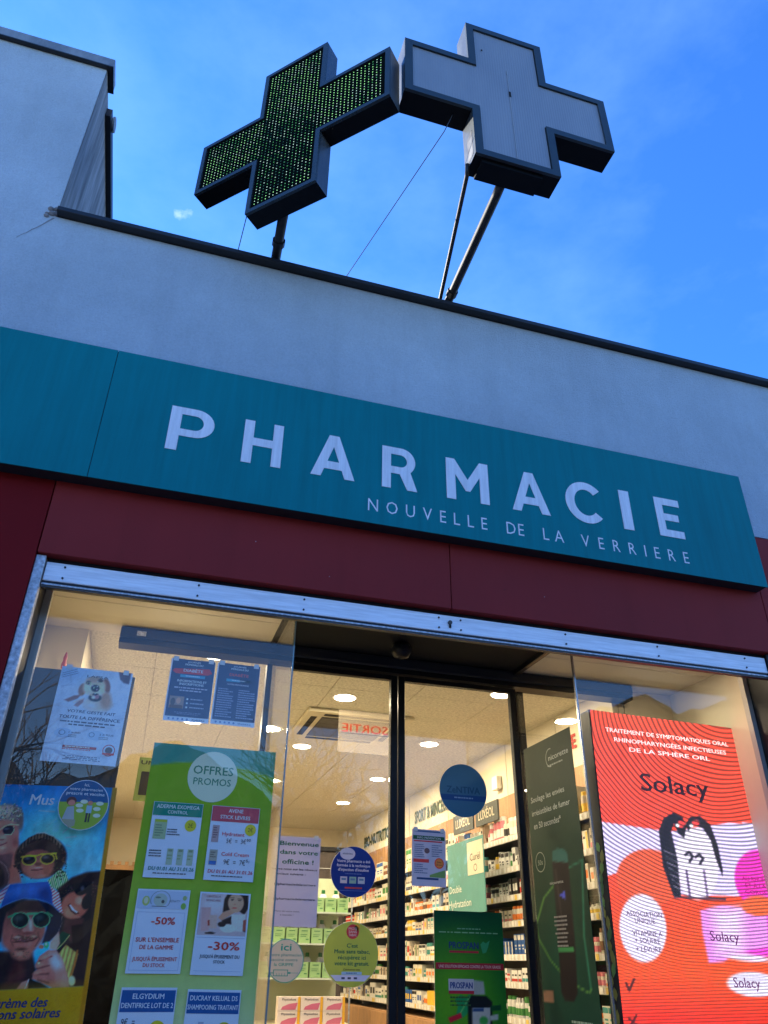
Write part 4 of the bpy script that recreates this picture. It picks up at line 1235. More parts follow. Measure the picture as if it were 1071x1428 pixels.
# the six price sheets taped on it
WHITE = (146, 184, 250)
def promo(x, z0, name_label, fn, rot=0.0):
    s = Sheet(0.210, 0.297, True)
    fn(s)
    s.build('price_sheet', (x, YG, z0), name_label, 'price sheet', PAPER, 'price sheets on the green poster', roty=R(rot))
def coin(s, u, v, k=1.0, txt_='2€'):
    s.ell(u, v, 0.115 * k, 0.080 * k, (150, 170, 40), 2)
    s.txt(txt_, u, v + 0.026 * k, 0.055 * k, (60, 70, 30), 0.0, w=0.10 * k)
def f1(s):
    s.rect(0.01, 0.005, 0.99, 0.185, (0, 112, 116), 1)
    s.txt('ADERMA EXOMEGA', 0.5, 0.085, 0.052, (170, 210, 235), 0.012, w=0.86); s.txt('CONTROL', 0.5, 0.155, 0.045, (170, 210, 235), 0.012, w=0.40)
    coin(s, 0.79, 0.305)
    s.rect(0.07, 0.24, 0.32, 0.50, (118, 158, 150), 2); s.rect(0.08, 0.24, 0.31, 0.275, (125, 160, 60), 3); s.lines(0.10, 0.28, 0.31, 0.48, 5, (80, 115, 110), seed=3)
    s.lines(0.34, 0.62, 0.36, 0.46, 3, INK, seed=4)
    s.lines(0.05, 0.32, 0.645, 0.75, 3, INK, seed=5)
    for k in range(3):
        s.rect(0.40 + k * 0.20, 0.62, 0.52 + k * 0.20, 0.83, (122, 160, 172), 2); s.rect(0.42 + k * 0.20, 0.63, 0.50 + k * 0.20, 0.66, (96, 128, 120), 3); s.lines(0.41 + k * 0.2, 0.51 + k * 0.2, 0.70, 0.78, 2, (100, 135, 120), seed=k)
    s.txt('DU 01.01 AU 31.01.26', 0.52, 0.905, 0.048, (0, 96, 104), 0.014, w=0.88, slant=0.1)
    s.lines(0.15, 0.85, 0.935, 0.965, 1, (60, 66, 90), 'C', seed=6)
def f2(s):
    s.rect(0.01, 0.005, 0.99, 0.215, (138, 62, 96), 1)
    s.txt('AVENE', 0.5, 0.085, 0.050, (196, 200, 240), 0.012, w=0.30); s.txt('STICK LEVRES', 0.5, 0.175, 0.050, (196, 200, 240), 0.012, w=0.62)
    coin(s, 0.84, 0.31)
    s.rect(0.06, 0.27, 0.20, 0.50, (128, 130, 165), 2); s.lines(0.08, 0.18, 0.30, 0.46, 5, (80, 70, 90), seed=3)
    s.txt('Hydratant', 0.50, 0.405, 0.050, (150, 40, 64), 0.006, w=0.46)
    s.txt("5€  =  3€⁵⁰", 0.62, 0.505, 0.062, (36, 40, 60), 0.0, w=0.50)
    s.rect(0.06, 0.60, 0.22, 0.80, (120, 140, 160), 2); s.rect(0.07, 0.75, 0.21, 0.80, (30, 90, 190), 3); s.lines(0.08, 0.20, 0.63, 0.72, 3, (70, 80, 90), seed=9)
    s.txt('Cold Cream', 0.58, 0.675, 0.050, (150, 40, 64), 0.006, w=0.56)
    s.txt("9€  =  7€⁵¹", 0.62, 0.79, 0.068, (36, 40, 60), 0.0, w=0.52)
    s.txt('DU 01.01 AU 31.01.26', 0.52, 0.905, 0.046, (140, 50, 88), 0.014, w=0.90, slant=0.1)
    s.lines(0.12, 0.80, 0.935, 0.965, 1, (60, 66, 90), 'C', seed=6)
def f3(s):
    s.rect(0.02, 0.02, 0.98, 0.24, (132, 170, 236), 1)
    s.ring(0.45, 0.13, 0.19, 0.115, 0.94, (90, 120, 150), 3, a0=150, a1=400)
    s.ell(0.45, 0.13, 0.13, 0.08, (122, 160, 190), 2); s.ell(0.18, 0.145, 0.07, 0.06, (130, 165, 110), 2); s.ell(0.18, 0.14, 0.04, 0.04, (150, 180, 190), 3)
    s.ell(0.50, 0.15, 0.03, 0.022, (60, 76, 96), 3); s.ell(0.40, 0.10, 0.05, 0.012, (80, 110, 120), 3); s.rect(0.30, 0.205, 0.58, 0.213, (70, 90, 110), 3)
    s.txt('RÉNATY', 0.72, 0.155, 0.028, (70, 95, 130), 0.0, w=0.20, slant=0.2)
    s.ell(0.91, 0.10, 0.04, 0.03, (110, 150, 120), 2); s.ell(0.90, 0.20, 0.05, 0.04, (90, 150, 80), 2)
    s.txt('-50%', 0.56, 0.425, 0.085, (140, 44, 52), 0.022, w=0.44)
    s.txt("SUR L'ENSEMBLE", 0.5, 0.635, 0.052, (138, 48, 58), 0.012, w=0.80); s.txt('DE LA GAMME', 0.5, 0.72, 0.050, (138, 48, 58), 0.012, w=0.62)
    s.txt("JUSQU'À ÉPUISEMENT", 0.5, 0.855, 0.046, (138, 48, 58), 0.010, w=0.82); s.txt('DU STOCK', 0.5, 0.925, 0.044, (138, 48, 58), 0.010, w=0.40)
    for a, b, c, d in ((0.05, 0.28, 0.95, 0.284), (0.05, 0.96, 0.95, 0.964), (0.05, 0.28, 0.056, 0.964), (0.944, 0.28, 0.95, 0.964)): s.rect(a, b, c, d, (110, 145, 215), 2)
def f4(s):
    A = Art(64, 52, zc((180, 1180), 5.355, [(282, 1246), (348, 1250), (341, 1307), (273, 1305)]), (142, 152, 190), rect=(0.03, 0.02, 0.97, 0.53))
    A.ell(640, 440, 120, 80, (160, 176, 222), soft=60, alpha=0.7)
    A.poly([(700, 500), (715, 400), (740, 362), (892, 364), (890, 470), (860, 520), (790, 470)], (28, 26, 36), 8)
    A.poly([(690, 560), (760, 530), (850, 525), (870, 650), (700, 600)], (36, 34, 46), 10)
    A.ell(800, 430, 58, 72, (168, 140, 140), 6, soft=8)
    A.ell(775, 405, 12, 5, (40, 34, 40)); A.ell(828, 412, 12, 5, (40, 34, 40)); A.line([(760, 392), (788, 392)], 4, (50, 42, 46)); A.line([(815, 398), (845, 402)], 4, (50, 42, 46))
    A.ell(792, 440, 8, 6, (140, 110, 112)); A.ell(788, 468, 18, 7, (150, 84, 92))
    A.poly([(665, 540), (700, 500), (760, 480), (790, 500), (740, 530), (690, 560)], (160, 130, 130), 6)
    A.poly([(765, 515), (870, 515), (845, 645), (760, 640)], (170, 180, 212), 4)
    A.poly([(540, 460), (615, 460), (590, 640), (530, 640)], (160, 140, 170), 6); A.poly([(600, 520), (660, 520), (650, 620), (590, 620)], (150, 148, 170), 5)
    A.ell(735, 620, 60, 32, (176, 186, 215), soft=6); A.ell(690, 590, 30, 20, (40, 38, 48), soft=5); A.ell(600, 655, 40, 8, (30, 28, 34))
    A.poly([(585, 560), (602, 555), (598, 600), (583, 600)], (120, 50, 50), 3); A.poly([(850, 560), (872, 555), (868, 640), (845, 640)], (120, 70, 74), 4)
    A.grain(0.08, 2)
    s.art = A
    s.txt('CENTELLA', 0.27, 0.065, 0.026, (110, 80, 110), 0.008, w=0.28, L=4); s.txt('SKINCARE', 0.27, 0.115, 0.026, (110, 80, 110), 0.008, w=0.28, L=4)
    s.rect(0.03, 0.555, 0.97, 0.56, (110, 140, 205), 2)
    s.txt('-30%', 0.58, 0.70, 0.095, (140, 44, 52), 0.022, w=0.60)
    s.txt("JUSQU'À ÉPUISEMENT DU", 0.52, 0.80, 0.040, INK, 0.012, w=0.76); s.txt('STOCK', 0.52, 0.86, 0.036, INK, 0.012, w=0.22)
    s.rect(0.05, 0.95, 0.95, 0.954, (110, 145, 215), 2)
def f5(s):
    s.rect(0.02, 0.03, 0.98, 0.27, (14, 70, 158), 1)
    s.txt('ELGYDIUM', 0.5, 0.125, 0.058, (172, 200, 248), 0.014, w=0.56); s.txt('DENTIFRICE LOT DE 2', 0.5, 0.225, 0.056, (172, 200, 248), 0.014, w=0.92)
    s.txt('9€  =', 0.20, 0.42, 0.08, INK, 0.0, w=0.24); coin(s, 0.72, 0.46, 1.25, '-2€')
    s.rect(0.10, 0.60, 0.90, 0.80, (120, 160, 225), 2)
def f6(s):
    s.rect(0.02, 0.03, 0.98, 0.27, (14, 70, 158), 1)
    s.txt('DUCRAY KELUAL DS', 0.5, 0.125, 0.056, (172, 200, 248), 0.014, w=0.88); s.txt('SHAMPOOING TRAITANT', 0.5, 0.225, 0.054, (172, 200, 248), 0.014, w=0.94)
    s.poly([(0.14, 0.95), (0.10, 0.55), (0.16, 0.46), (0.26, 0.44), (0.26, 0.36), (0.36, 0.36), (0.36, 0.44), (0.46, 0.46), (0.50, 0.55), (0.46, 0.95)], (122, 152, 210), 2)
    coin(s, 0.74, 0.46, 1.25, '-2€')
promo(0.170, 1.897, 'price sheet with teal header ADERMA EXOMEGA CONTROL on the green poster', f1)
promo(0.4165, 1.895, 'price sheet with plum header AVENE STICK LEVRES on the green poster', f2, 0.6)
promo(0.1610, 1.557, 'price sheet with red -50% on the green poster', f3)
promo(0.4090, 1.553, 'price sheet with woman portrait and red -30% on the green poster', f4, 0.7)
promo(0.1580, 1.214, 'price sheet with blue header ELGYDIUM on the green poster', f5)
promo(0.4060, 1.208, 'price sheet with blue header DUCRAY KELUAL DS on the green poster', f6, 0.8)

# sun care poster with the group in sunglasses
s = Sheet(0.60, 1.02, True)
# tracing quad: sheet corners as they lie in the tracing (0..698 x 0..1428)
Zk = 4.106
A = Art(190, 320, zc((0, 1080), Zk, [(-37, 1085), (163, 1106), (122, 1428), (-132, 1428)]), (10, 84, 160), rect=(0, 0, 1, 0.82), grid=(0, 0, 1, 1))
A.blend((A.Y - 60) / 500, (30, 132, 214))
A.ell(330, 330, 200, 160, (70, 160, 232), soft=160, alpha=0.7)
A.ell(520, 500, 120, 140, (74, 140, 200), soft=120, alpha=0.6)
A.blend(0.5 * (A.Y < 60), (8, 62, 140))
A.fr(0, (1100 - 1080) * Zk, 8.238 / Zk)
# grandmother
A.poly([(150, 680), (260, 560), (280, 900), (300, 1040), (120, 1060), (140, 860)], (140, 84, 84), 30); A.poly([(-60, 640), (230, 620), (180, 860), (-60, 860)], (72, 52, 66), 30)
A.ell(90, 470, 190, 230, (118, 78, 86), soft=22); A.ell(60, 560, 110, 110, (140, 92, 98), soft=70); A.ell(200, 610, 80, 80, (128, 84, 88), soft=60)
A.ell(150, 270, 172, 128, (92, 94, 108), soft=30); A.ell(80, 220, 130, 60, (140, 142, 150), soft=60, alpha=0.8); A.ell(290, 340, 40, 110, (70, 72, 86), soft=26)
A.curls(150, 250, 165, 110, (132, 134, 144), 90, 7, 3); A.curls(170, 260, 160, 115, (58, 60, 76), 70, 6, 9)
A.ell(110, 400, 150, 66, (112, 76, 84), soft=36); A.ell(100, 350, 100, 34, (134, 96, 100), soft=40)
A.line([(-20, 420), (60, 425), (120, 385), (190, 366), (275, 382)], 13, (150, 136, 130), soft=6); A.ell(165, 430, 66, 50, (20, 24, 44), -10, soft=6); A.ell(8, 470, 50, 62, (18, 22, 42), soft=6); A.line([(50, 440), (52, 500), (10, 540)], 8, (140, 126, 120)); A.line([(120, 480), (190, 484), (224, 440), (222, 392)], 8, (150, 136, 128))
A.ell(140, 415, 26, 12, (58, 66, 96), soft=14); A.ell(95, 510, 34, 22, (146, 104, 104), soft=20); A.ell(86, 532, 30, 8, (78, 46, 54), soft=8)
A.line([(30, 600), (90, 590), (140, 570)], 12, (74, 34, 52), soft=8); A.ell(90, 625, 40, 12, (150, 104, 110), soft=14); A.ell(230, 560, 40, 60, (92, 58, 66), soft=40, alpha=0.7)
# hooded person at the edge
A.ell(50, 930, 120, 185, (58, 44, 56), soft=24); A.ell(20, 960, 90, 150, (30, 24, 34), soft=30); A.ell(20, 1040, 36, 60, (14, 12, 20), soft=12); A.line([(-20, 760), (60, 770), (130, 840), (162, 940), (150, 1040)], 7, (108, 92, 108), soft=6)
# child
A.ell(515, 760, 290, 240, (24, 20, 28), soft=26); A.curls(515, 780, 290, 230, (50, 40, 48), 130, 8, 5); A.curls(300, 820, 80, 150, (20, 16, 24), 50, 12, 6)
A.ell(480, 830, 185, 165, (92, 58, 62), soft=22); A.ell(470, 900, 120, 90, (124, 80, 82), soft=60); A.ell(590, 880, 70, 100, (104, 64, 62), soft=50)
A.poly([(310, 720), (340, 620), (430, 570), (560, 560), (680, 620), (720, 740), (640, 690), (520, 660), (400, 680)], (34, 26, 34), 20)
A.stripes([(270, 700), (300, 600), (380, 530), (480, 490), (560, 492), (660, 540), (730, 620), (770, 720), (700, 640), (620, 570), (520, 545), (420, 560), (330, 640)], (62, 58, 64), (16, 16, 22), 6, 34, 8)
A.line([(470, 484), (560, 486), (660, 535), (740, 630)], 9, (130, 140, 140), soft=8, alpha=0.7)
for cx in (388, 590):
    A.ell(cx, 782, 82, 62, (150, 128, 48), soft=5); A.ell(cx, 782, 70, 50, (16, 16, 26), soft=6); A.ell(cx - 20, 762, 34, 18, (54, 64, 88), soft=20, alpha=0.8)
A.line([(300, 740), (480, 738), (520, 724), (690, 726)], 14, (152, 130, 46), soft=5); A.line([(680, 730), (695, 790)], 12, (150, 126, 40), soft=5)
A.ell(490, 835, 40, 22, (70, 42, 46), soft=14); A.poly([(400, 895), (440, 870), (500, 874), (550, 890), (500, 912), (430, 908)], (108, 62, 72), 8); A.line([(410, 897), (480, 902), (545, 893)], 6, (40, 22, 28), soft=5); A.ell(480, 876, 50, 8, (150, 110, 120), soft=8); A.ell(500, 975, 90, 20, (130, 88, 92), soft=22)
A.stripes([(590, 1030), (740, 900), (800, 960), (830, 1060), (720, 1160), (640, 1110)], (10, 100, 50), (140, 186, 160), 14, 22, 8)
A.curls(730, 900, 70, 120, (22, 18, 26), 40, 9, 8)
# --- lower half: woman on the right, man in front
A.fr(0, (1230 - 1080) * Zk, 8.238 / Zk)
A.poly([(700, 60), (860, -60), (1020, -110), (1300, -120), (1200, 1235), (640, 1235), (700, 700)], (26, 20, 28), 30); A.curls(1080, 150, 130, 200, (44, 38, 48), 50, 7, 14)
A.poly([(720, 130), (800, 40), (920, 0), (1080, 0), (1080, 420), (980, 480), (860, 470), (770, 400)], (16, 16, 26), 26); A.curls(820, 110, 110, 90, (34, 32, 44), 60, 6, 8)
A.poly([(790, 420), (1000, 420), (960, 620), (860, 700), (760, 560)], (54, 34, 40), 30)
A.ell(900, 260, 150, 165, (118, 70, 68), 34, soft=24); A.ell(850, 340, 80, 60, (148, 92, 84), soft=50); A.ell(940, 210, 40, 44, (156, 104, 104), soft=30)
A.ell(960, 80, 70, 74, (12, 14, 24), 20, soft=8); A.ell(1030, 230, 56, 90, (10, 12, 26), 16, soft=8); A.ell(980, 70, 20, 26, (44, 50, 70), soft=18)
A.poly([(815, 255), (845, 235), (870, 290), (930, 340), (950, 365), (900, 372), (850, 330)], (56, 28, 36), 8); A.poly([(835, 255), (850, 250), (890, 310), (935, 345), (915, 352), (865, 315)], (176, 168, 182), 6)
A.ell(900, 396, 60, 14, (130, 84, 80), 10, soft=14)
A.poly([(860, 500), (1000, 480), (990, 700), (930, 800), (870, 760)], (22, 14, 20), 24)
A.stripes([(720, 820), (800, 720), (870, 780), (940, 840), (890, 1020), (850, 1180), (800, 1060)], (150, 138, 84), (96, 92, 60), 14, 46, 10); A.line([(930, 800), (900, 960), (850, 1120)], 22, (110, 76, 40), soft=14); A.ell(868, 1160, 40, 60, (150, 160, 130), soft=16)
A.poly([(690, 650), (760, 560), (850, 600), (720, 780), (690, 760)], (12, 46, 40), 12); A.line([(700, 770), (780, 690), (840, 610)], 8, (150, 140, 100), soft=6)
A.stripes([(-60, 240), (-10, 130), (80, 40), (170, -40), (170, 60), (80, 160), (0, 280)], (140, 60, 84), (172, 172, 206), 62, 36, 8); A.stripes([(600, 0), (660, 60), (720, 110), (765, 350), (700, 320), (630, 180)], (140, 60, 84), (172, 172, 206), 58, 32, 8)
A.poly([(-60, 760), (160, 760), (420, 800), (460, 1000), (380, 1240), (-60, 1240)], (26, 20, 30), 40); A.poly([(200, 860), (330, 880), (340, 1100), (220, 1200), (60, 1200)], (48, 26, 34), 60, 0.7)
# man's face
A.poly([(60, 420), (120, 250), (300, 160), (480, 190), (590, 300), (560, 560), (470, 720), (370, 860), (270, 880), (190, 820), (90, 660)], (96, 62, 68), 34)
A.ell(150, 600, 90, 150, (112, 72, 78), soft=70); A.ell(330, 660, 170, 110, (118, 76, 78), soft=80); A.ell(500, 560, 60, 110, (110, 72, 74), soft=60); A.ell(300, 800, 110, 70, (112, 78, 78), soft=60)
A.poly([(100, 250), (300, 150), (500, 180), (600, 290), (520, 320), (300, 300), (150, 340)], (44, 32, 40), 50)
A.poly([(-40, 330), (0, 280), (110, 210), (330, 150), (360, 165), (250, 210), (130, 300), (90, 430), (60, 640), (-40, 700)], (14, 18, 34), 24)
A.poly([(480, 180), (620, 220), (720, 320), (755, 430), (730, 560), (620, 670), (530, 690), (580, 520), (600, 400), (560, 280)], (10, 16, 44), 18); A.line([(755, 380), (750, 470), (700, 590), (610, 670)], 6, (90, 96, 120), soft=6, alpha=0.7)
A.poly([(60, 235), (110, 100), (170, -20), (600, -30), (640, 90), (650, 240), (560, 190), (440, 155), (330, 145), (200, 175)], (8, 60, 150), 8); A.ell(300, 60, 190, 80, (22, 88, 190), soft=90, alpha=0.8); A.ell(560, 110, 70, 80, (6, 44, 120), soft=60, alpha=0.8)
A.line([(0, 272), (110, 215), (200, 175), (330, 143), (450, 156), (560, 192), (650, 244), (720, 320)], 10, (40, 90, 170), soft=6)
for cx, cy in ((283, 400), (520, 410)):
    A.ell(cx, cy, 104, 94, (58, 140, 120), soft=5); A.ell(cx, cy, 92, 84, (12, 24, 34), soft=6); A.ell(cx - 20, cy - 26, 50, 34, (32, 52, 66), soft=36, alpha=0.9); A.line([(cx - 40, cy + 40), (cx - 30, cy - 40)], 8, (44, 62, 76), soft=10, alpha=0.6)
A.line([(150, 356), (200, 340), (230, 318)], 24, (34, 112, 92), soft=6); A.line([(370, 330), (470, 332)], 30, (46, 120, 100), soft=8); A.line([(590, 330), (640, 370)], 22, (40, 116, 96), soft=8)
A.poly([(390, 400), (425, 400), (440, 520), (410, 580), (340, 570), (300, 520), (350, 480)], (138, 98, 106), 22); A.ell(400, 460, 16, 60, (180, 146, 160), soft=24); A.ell(370, 560, 60, 20, (88, 52, 60), soft=16); A.ell(330, 515, 22, 18, (150, 104, 108), soft=18)
A.poly([(190, 610), (260, 570), (360, 600), (440, 575), (490, 610), (440, 650), (320, 665), (230, 650)], (70, 50, 54), 16); A.ell(245, 600, 40, 16, (128, 112, 116), soft=14); A.ell(430, 600, 34, 14, (130, 112, 112), soft=14); A.curls(340, 620, 130, 30, (100, 80, 80), 40, 4, 11)
A.line([(190, 650), (300, 668), (420, 650), (470, 620)], 9, (44, 22, 30), soft=6); A.ell(320, 690, 110, 22, (132, 82, 88), soft=14); A.ell(290, 745, 60, 16, (60, 42, 46), soft=16); A.curls(290, 800, 110, 60, (70, 52, 54), 60, 4, 12); A.ell(270, 800, 40, 30, (138, 104, 104), soft=30)
A.line([(190, 570), (170, 640), (200, 700)], 8, (66, 40, 46), soft=12, alpha=0.8); A.line([(480, 560), (500, 640), (450, 720)], 10, (60, 36, 42), soft=14, alpha=0.8)
# hand holding the strap
A.poly([(620, 680), (720, 560), (730, 700), (690, 780), (610, 760)], (150, 112, 118), 16)
A.poly([(500, 840), (600, 770), (690, 780), (760, 880), (800, 1020), (840, 1230), (640, 1230), (520, 1170), (410, 1110), (430, 1040), (470, 1000), (450, 940)], (120, 84, 90), 16)
A.ell(690, 930, 60, 110, (152, 130, 160), -24, soft=70); A.ell(760, 1120, 60, 110, (134, 98, 104), -16, soft=60)
for p_, q_ in (((500, 900), (640, 850)), ((460, 990), (610, 960)), ((420, 1060), (600, 1060)), ((480, 1130), (600, 1170))): A.line([p_, q_], 14, (64, 38, 46), soft=20, alpha=0.9)
for cx, cy in ((560, 860), (500, 950), (470, 1040)): A.ell(cx, cy, 46, 24, (150, 106, 108), -20, soft=24, alpha=0.85)
A.ell(490, 925, 14, 12, (190, 170, 140), soft=6); A.ell(578, 712, 28, 40, (30, 120, 90), soft=8); A.ell(575, 700, 10, 16, (150, 200, 180), soft=8); A.ell(520, 730, 30, 24, (120, 78, 70), soft=12)
A.poly([(380, 1110), (520, 1170), (600, 1230), (360, 1230)], (12, 12, 20), 16); A.poly([(230, 1230), (290, 1150), (370, 1120), (360, 1230)], (128, 88, 104), 16); A.line([(330, 1230), (378, 1110)], 9, (176, 160, 180), soft=6)
A.fr(0, 0, 1)
A.c = np.clip(A.c * 1.28, 0, 235)
A.mottle(0.24, 10); A.mottle(0.18, 40)
# yellow band and border
A.blend((A.Y - 1228) / 4, (150, 132, 20))
A.ell(200, 1228, 260, 26, (170, 150, 40), soft=60, alpha=0.4)
bx = 640 - 0.128 * (A.Y - 120)
A.blend((A.X - bx) / 5 * (A.Y > 60), (138, 112, 22))
A.blend(0.45 * np.clip((A.X - bx) / 5, 0, 1) * np.clip((520 - A.Y) / 300, 0, 1), (112, 112, 90))
for a in (((250, 200), (330, 212)), ((395, 360), (450, 356)), ((398, 402), (420, 410)), ((380, 330), (405, 310))): A.line(list(a), 8, (110, 170, 220), soft=5, alpha=0.8)
A.grain(0.10, 2)
s.art = A
def uvof(art, X, Y):
    k = np.argmin((art.X - X) ** 2 + (art.Y - Y) ** 2)
    return art.U.flat[k], art.V.flat[k]
u, v = uvof(A, 196, 162)
s.txt('Mus', u, v, 0.040, (150, 196, 240), 0.012, al='L', w=0.155, slant=0.1)
u, v = uvof(A, 5, 1345)
s.txt('crème des', u - 0.02, v, 0.031, (26, 40, 110), 0.022, al='L', w=0.30, slant=0.2)
u, v = uvof(A, 0, 1412)
s.txt('ions solaires', u - 0.02, v, 0.031, (26, 40, 110), 0.022, al='L', w=0.375, slant=0.2)
s.build('sun_care_poster', (-0.362, 0.050, 1.215), 'blue and yellow sun cream poster of smiling people wearing sunglasses', 'poster', PAPER, roty=R(-2.0), thick=0.004)
dp = empty('dark_panel', (-0.33, 0.075, 0.5), 'dark grey display panel standing behind the dog poster', 'panel')
box('board', -0.232, 0.222, 0.0, 0.03, 0.0, 2.248, mat('charcoal board', (0.040, 0.033, 0.026), 0.5, var=0.15), dp, bevel=0.003)
box('foot', -0.25, 0.24, -0.02, 0.10, -0.48, -0.002, M_black, dp)

# round vaccine sticker
def sticker(dia_w, dia_h): return Sheet(dia_w, dia_h, True)
s = sticker(0.200, 0.200)
s.ell(0.5, 0.5, 0.485, 0.485, (16, 76, 150), 1, 48)
s.poly([(0.5 + 0.485 * math.cos(R(a)), 0.5 + 0.485 * math.sin(R(a))) for a in range(-8, 189, 6)][::-1], (104, 150, 58), 2)
s.txt('Ici,', 0.5, 0.13, 0.055, (170, 205, 245), 0.01, w=0.10)
s.txt('votre pharmacien', 0.5, 0.22, 0.058, (160, 198, 245), 0.008, w=0.66); s.txt('prescrit et vaccine', 0.5, 0.31, 0.064, (170, 205, 245), 0.014, w=0.76)
s.ell(0.25, 0.44, 0.10, 0.085, (60, 40, 56), 3); s.ell(0.26, 0.475, 0.07, 0.06, (150, 110, 120), 4)
s.poly([(0.13, 0.80), (0.19, 0.56), (0.32, 0.54), (0.37, 0.80)], (120, 150, 190), 3); s.poly([(0.12, 0.80), (0.40, 0.80), (0.40, 0.92), (0.30, 0.96)], (110, 132, 140), 3)
s.ell(0.63, 0.46, 0.05, 0.045, (150, 115, 115), 3); s.rect(0.57, 0.51, 0.68, 0.66, (110, 160, 220), 3); s.rect(0.58, 0.66, 0.62, 0.84, (34, 40, 60), 3); s.rect(0.64, 0.66, 0.67, 0.84, (34, 40, 60), 3)
for a, b in ((0.50, 0.44), (0.42, 0.52), (0.45, 0.62), (0.82, 0.46), (0.78, 0.57), (0.80, 0.70)): s.ell(a, b, 0.075, 0.04, (150, 190, 210), 3)
s.build('round_sticker', (-0.219, YG, 2.062), 'round blue and green vaccination sticker at the top of the sun cream poster', 'sticker', PAPER, 'round glass stickers', round_=True)

# sign with a 1 peeking out left of the promo poster
s = Sheet(0.20, 0.19, True)
s.txt('UN', 0.20, 0.16, 0.09, (40, 44, 40), 0.02, w=0.30); s.txt('1', 0.20, 0.86, 0.54, (36, 40, 36), 0.012, w=0.20)
s.build('number_sign', (0.074, 0.16, 2.215), 'lime sign with a black 1 half hidden by the promo poster', 'sign', mat('lime card', S(160, 170, 70), 0.6))

# ------------------------------------------------------------------ notices on the sliding door
YD = 0.758
s = Sheet(0.325, 0.245)
s.txt('SORTIE', 0.5, 0.52, 0.20, (170, 104, 84), 0.016, w=0.86)
vv = s.t.v; s.t.v = [(-x, y, z) for x, y, z in vv]; s.t.f = [tuple(reversed(f)) for f in s.t.f]
s.rect(0.05, 0.545, 0.92, 0.56, (205, 180, 160), 1)
M_thin = bpy.data.materials.new('thin paper from behind'); M_thin.use_nodes = True
_t = M_thin.node_tree; _b = _t.nodes['Principled BSDF']; _b.inputs['Base Color'].default_value = (0.80, 0.74, 0.68, 1)
_tr = _t.nodes.new('ShaderNodeBsdfTranslucent'); _tr.inputs['Color'].default_value = (0.80, 0.72, 0.62, 1)
_mx = _t.nodes.new('ShaderNodeMixShader'); _mx.inputs['Fac'].default_value = 0.55
_tp = _t.nodes.new('ShaderNodeBsdfTransparent'); _mx2 = _t.nodes.new('ShaderNodeMixShader'); _mx2.inputs['Fac'].default_value = 0.80
_t.links.new(_mx.outputs['Shader'], _mx2.inputs[1]); _t.links.new(_tp.outputs['BSDF'], _mx2.inputs[2])
_t.links.new(_b.outputs['BSDF'], _mx.inputs[1]); _t.links.new(_tr.outputs['BSDF'], _mx.inputs[2]); _t.links.new(_mx2.outputs['Shader'], _t.nodes['Material Output'].inputs['Surface'])
M_ghost = bpy.data.materials.new('red print seen through paper'); M_ghost.use_nodes = True
_t = M_ghost.node_tree; _t.nodes.remove(_t.nodes['Principled BSDF'])
_tr = _t.nodes.new('ShaderNodeBsdfTranslucent'); _tr.inputs['Color'].default_value = (0.62, 0.20, 0.14, 1)
_tp = _t.nodes.new('ShaderNodeBsdfTransparent'); _tp.inputs['Color'].default_value = (0.86, 0.52, 0.44, 1)
_mx = _t.nodes.new('ShaderNodeMixShader'); _mx.inputs['Fac'].default_value = 0.62
_t.links.new(_tr.outputs['BSDF'], _mx.inputs[1]); _t.links.new(_tp.outputs['BSDF'], _mx.inputs[2]); _t.links.new(_mx.outputs['Shader'], _t.nodes['Material Output'].inputs['Surface'])
s.t.mats = [M_ghost]
s.build('exit_notice', (1.215, 0.782, 2.655), 'pale sheet showing SORTIE mirrored through the paper on the door', 'notice', M_thin)

s = sticker(0.300, 0.300)
s.ell(0.5, 0.5, 0.497, 0.497, (34, 88, 148), 1, 56)
s.poly([(0.5 + 0.49 * math.cos(R(a)), 0.5 + 0.49 * math.sin(R(a))) for a in (10.5, 23.5, 156.5, 169.5)][::-1], (10, 58, 140), 2)
s.txt('ZeNTIVA', 0.5, 0.555, 0.125, (14, 62, 120), 0.012, w=0.70)
s.lines(0.2, 0.8, 0.63, 0.68, 1, (80, 130, 200), 'C', seed=1)
s.build('round_sticker', (1.818, YD, 2.336), 'round blue sticker reading Zentiva on the right door leaf', 'sticker', PAPER, 'round glass stickers', round_=True)

WD = (128, 150, 212)
M_door_paper = PAPER
s = Sheet(0.262, 0.425, True)
s.rect(0.0, 0.0, 1.0, 1.0, (130, 152, 214), 0)
GRN = (20, 82, 66)
s.txt('Bienvenue', 0.56, 0.105, 0.050, GRN, 0.018, w=0.80)
s.txt('dans votre', 0.56, 0.205, 0.050, GRN, 0.018, w=0.78)
s.txt('officine !', 0.55, 0.315, 0.052, GRN, 0.018, w=0.64)
s.txt('Suivez-nous sur les réseaux', 0.50, 0.385, 0.024, (36, 44, 60), 0.014, w=0.92)
s.txt('sociaux suivants :', 0.42, 0.440, 0.024, (36, 44, 60), 0.014, w=0.60)
s.txt('@pharmaciedelaverriere', 0.52, 0.555, 0.024, (36, 44, 60), 0.014, w=0.84)
s.txt('@pharmaciedelaverriere', 0.52, 0.715, 0.024, (36, 44, 60), 0.014, w=0.84)
s.txt('Merci de votre visite,', 0.40, 0.845, 0.018, (70, 80, 110), 0.006, w=0.50); s.txt('à bientôt !', 0.40, 0.885, 0.018, (70, 80, 110), 0.006, w=0.26)
s.build('welcome_notice', (0.843, YD, 1.758), 'white Bienvenue dans votre officine sheet on the left door leaf', 'notice', PAPER, roty=R(0.3), tape=True)

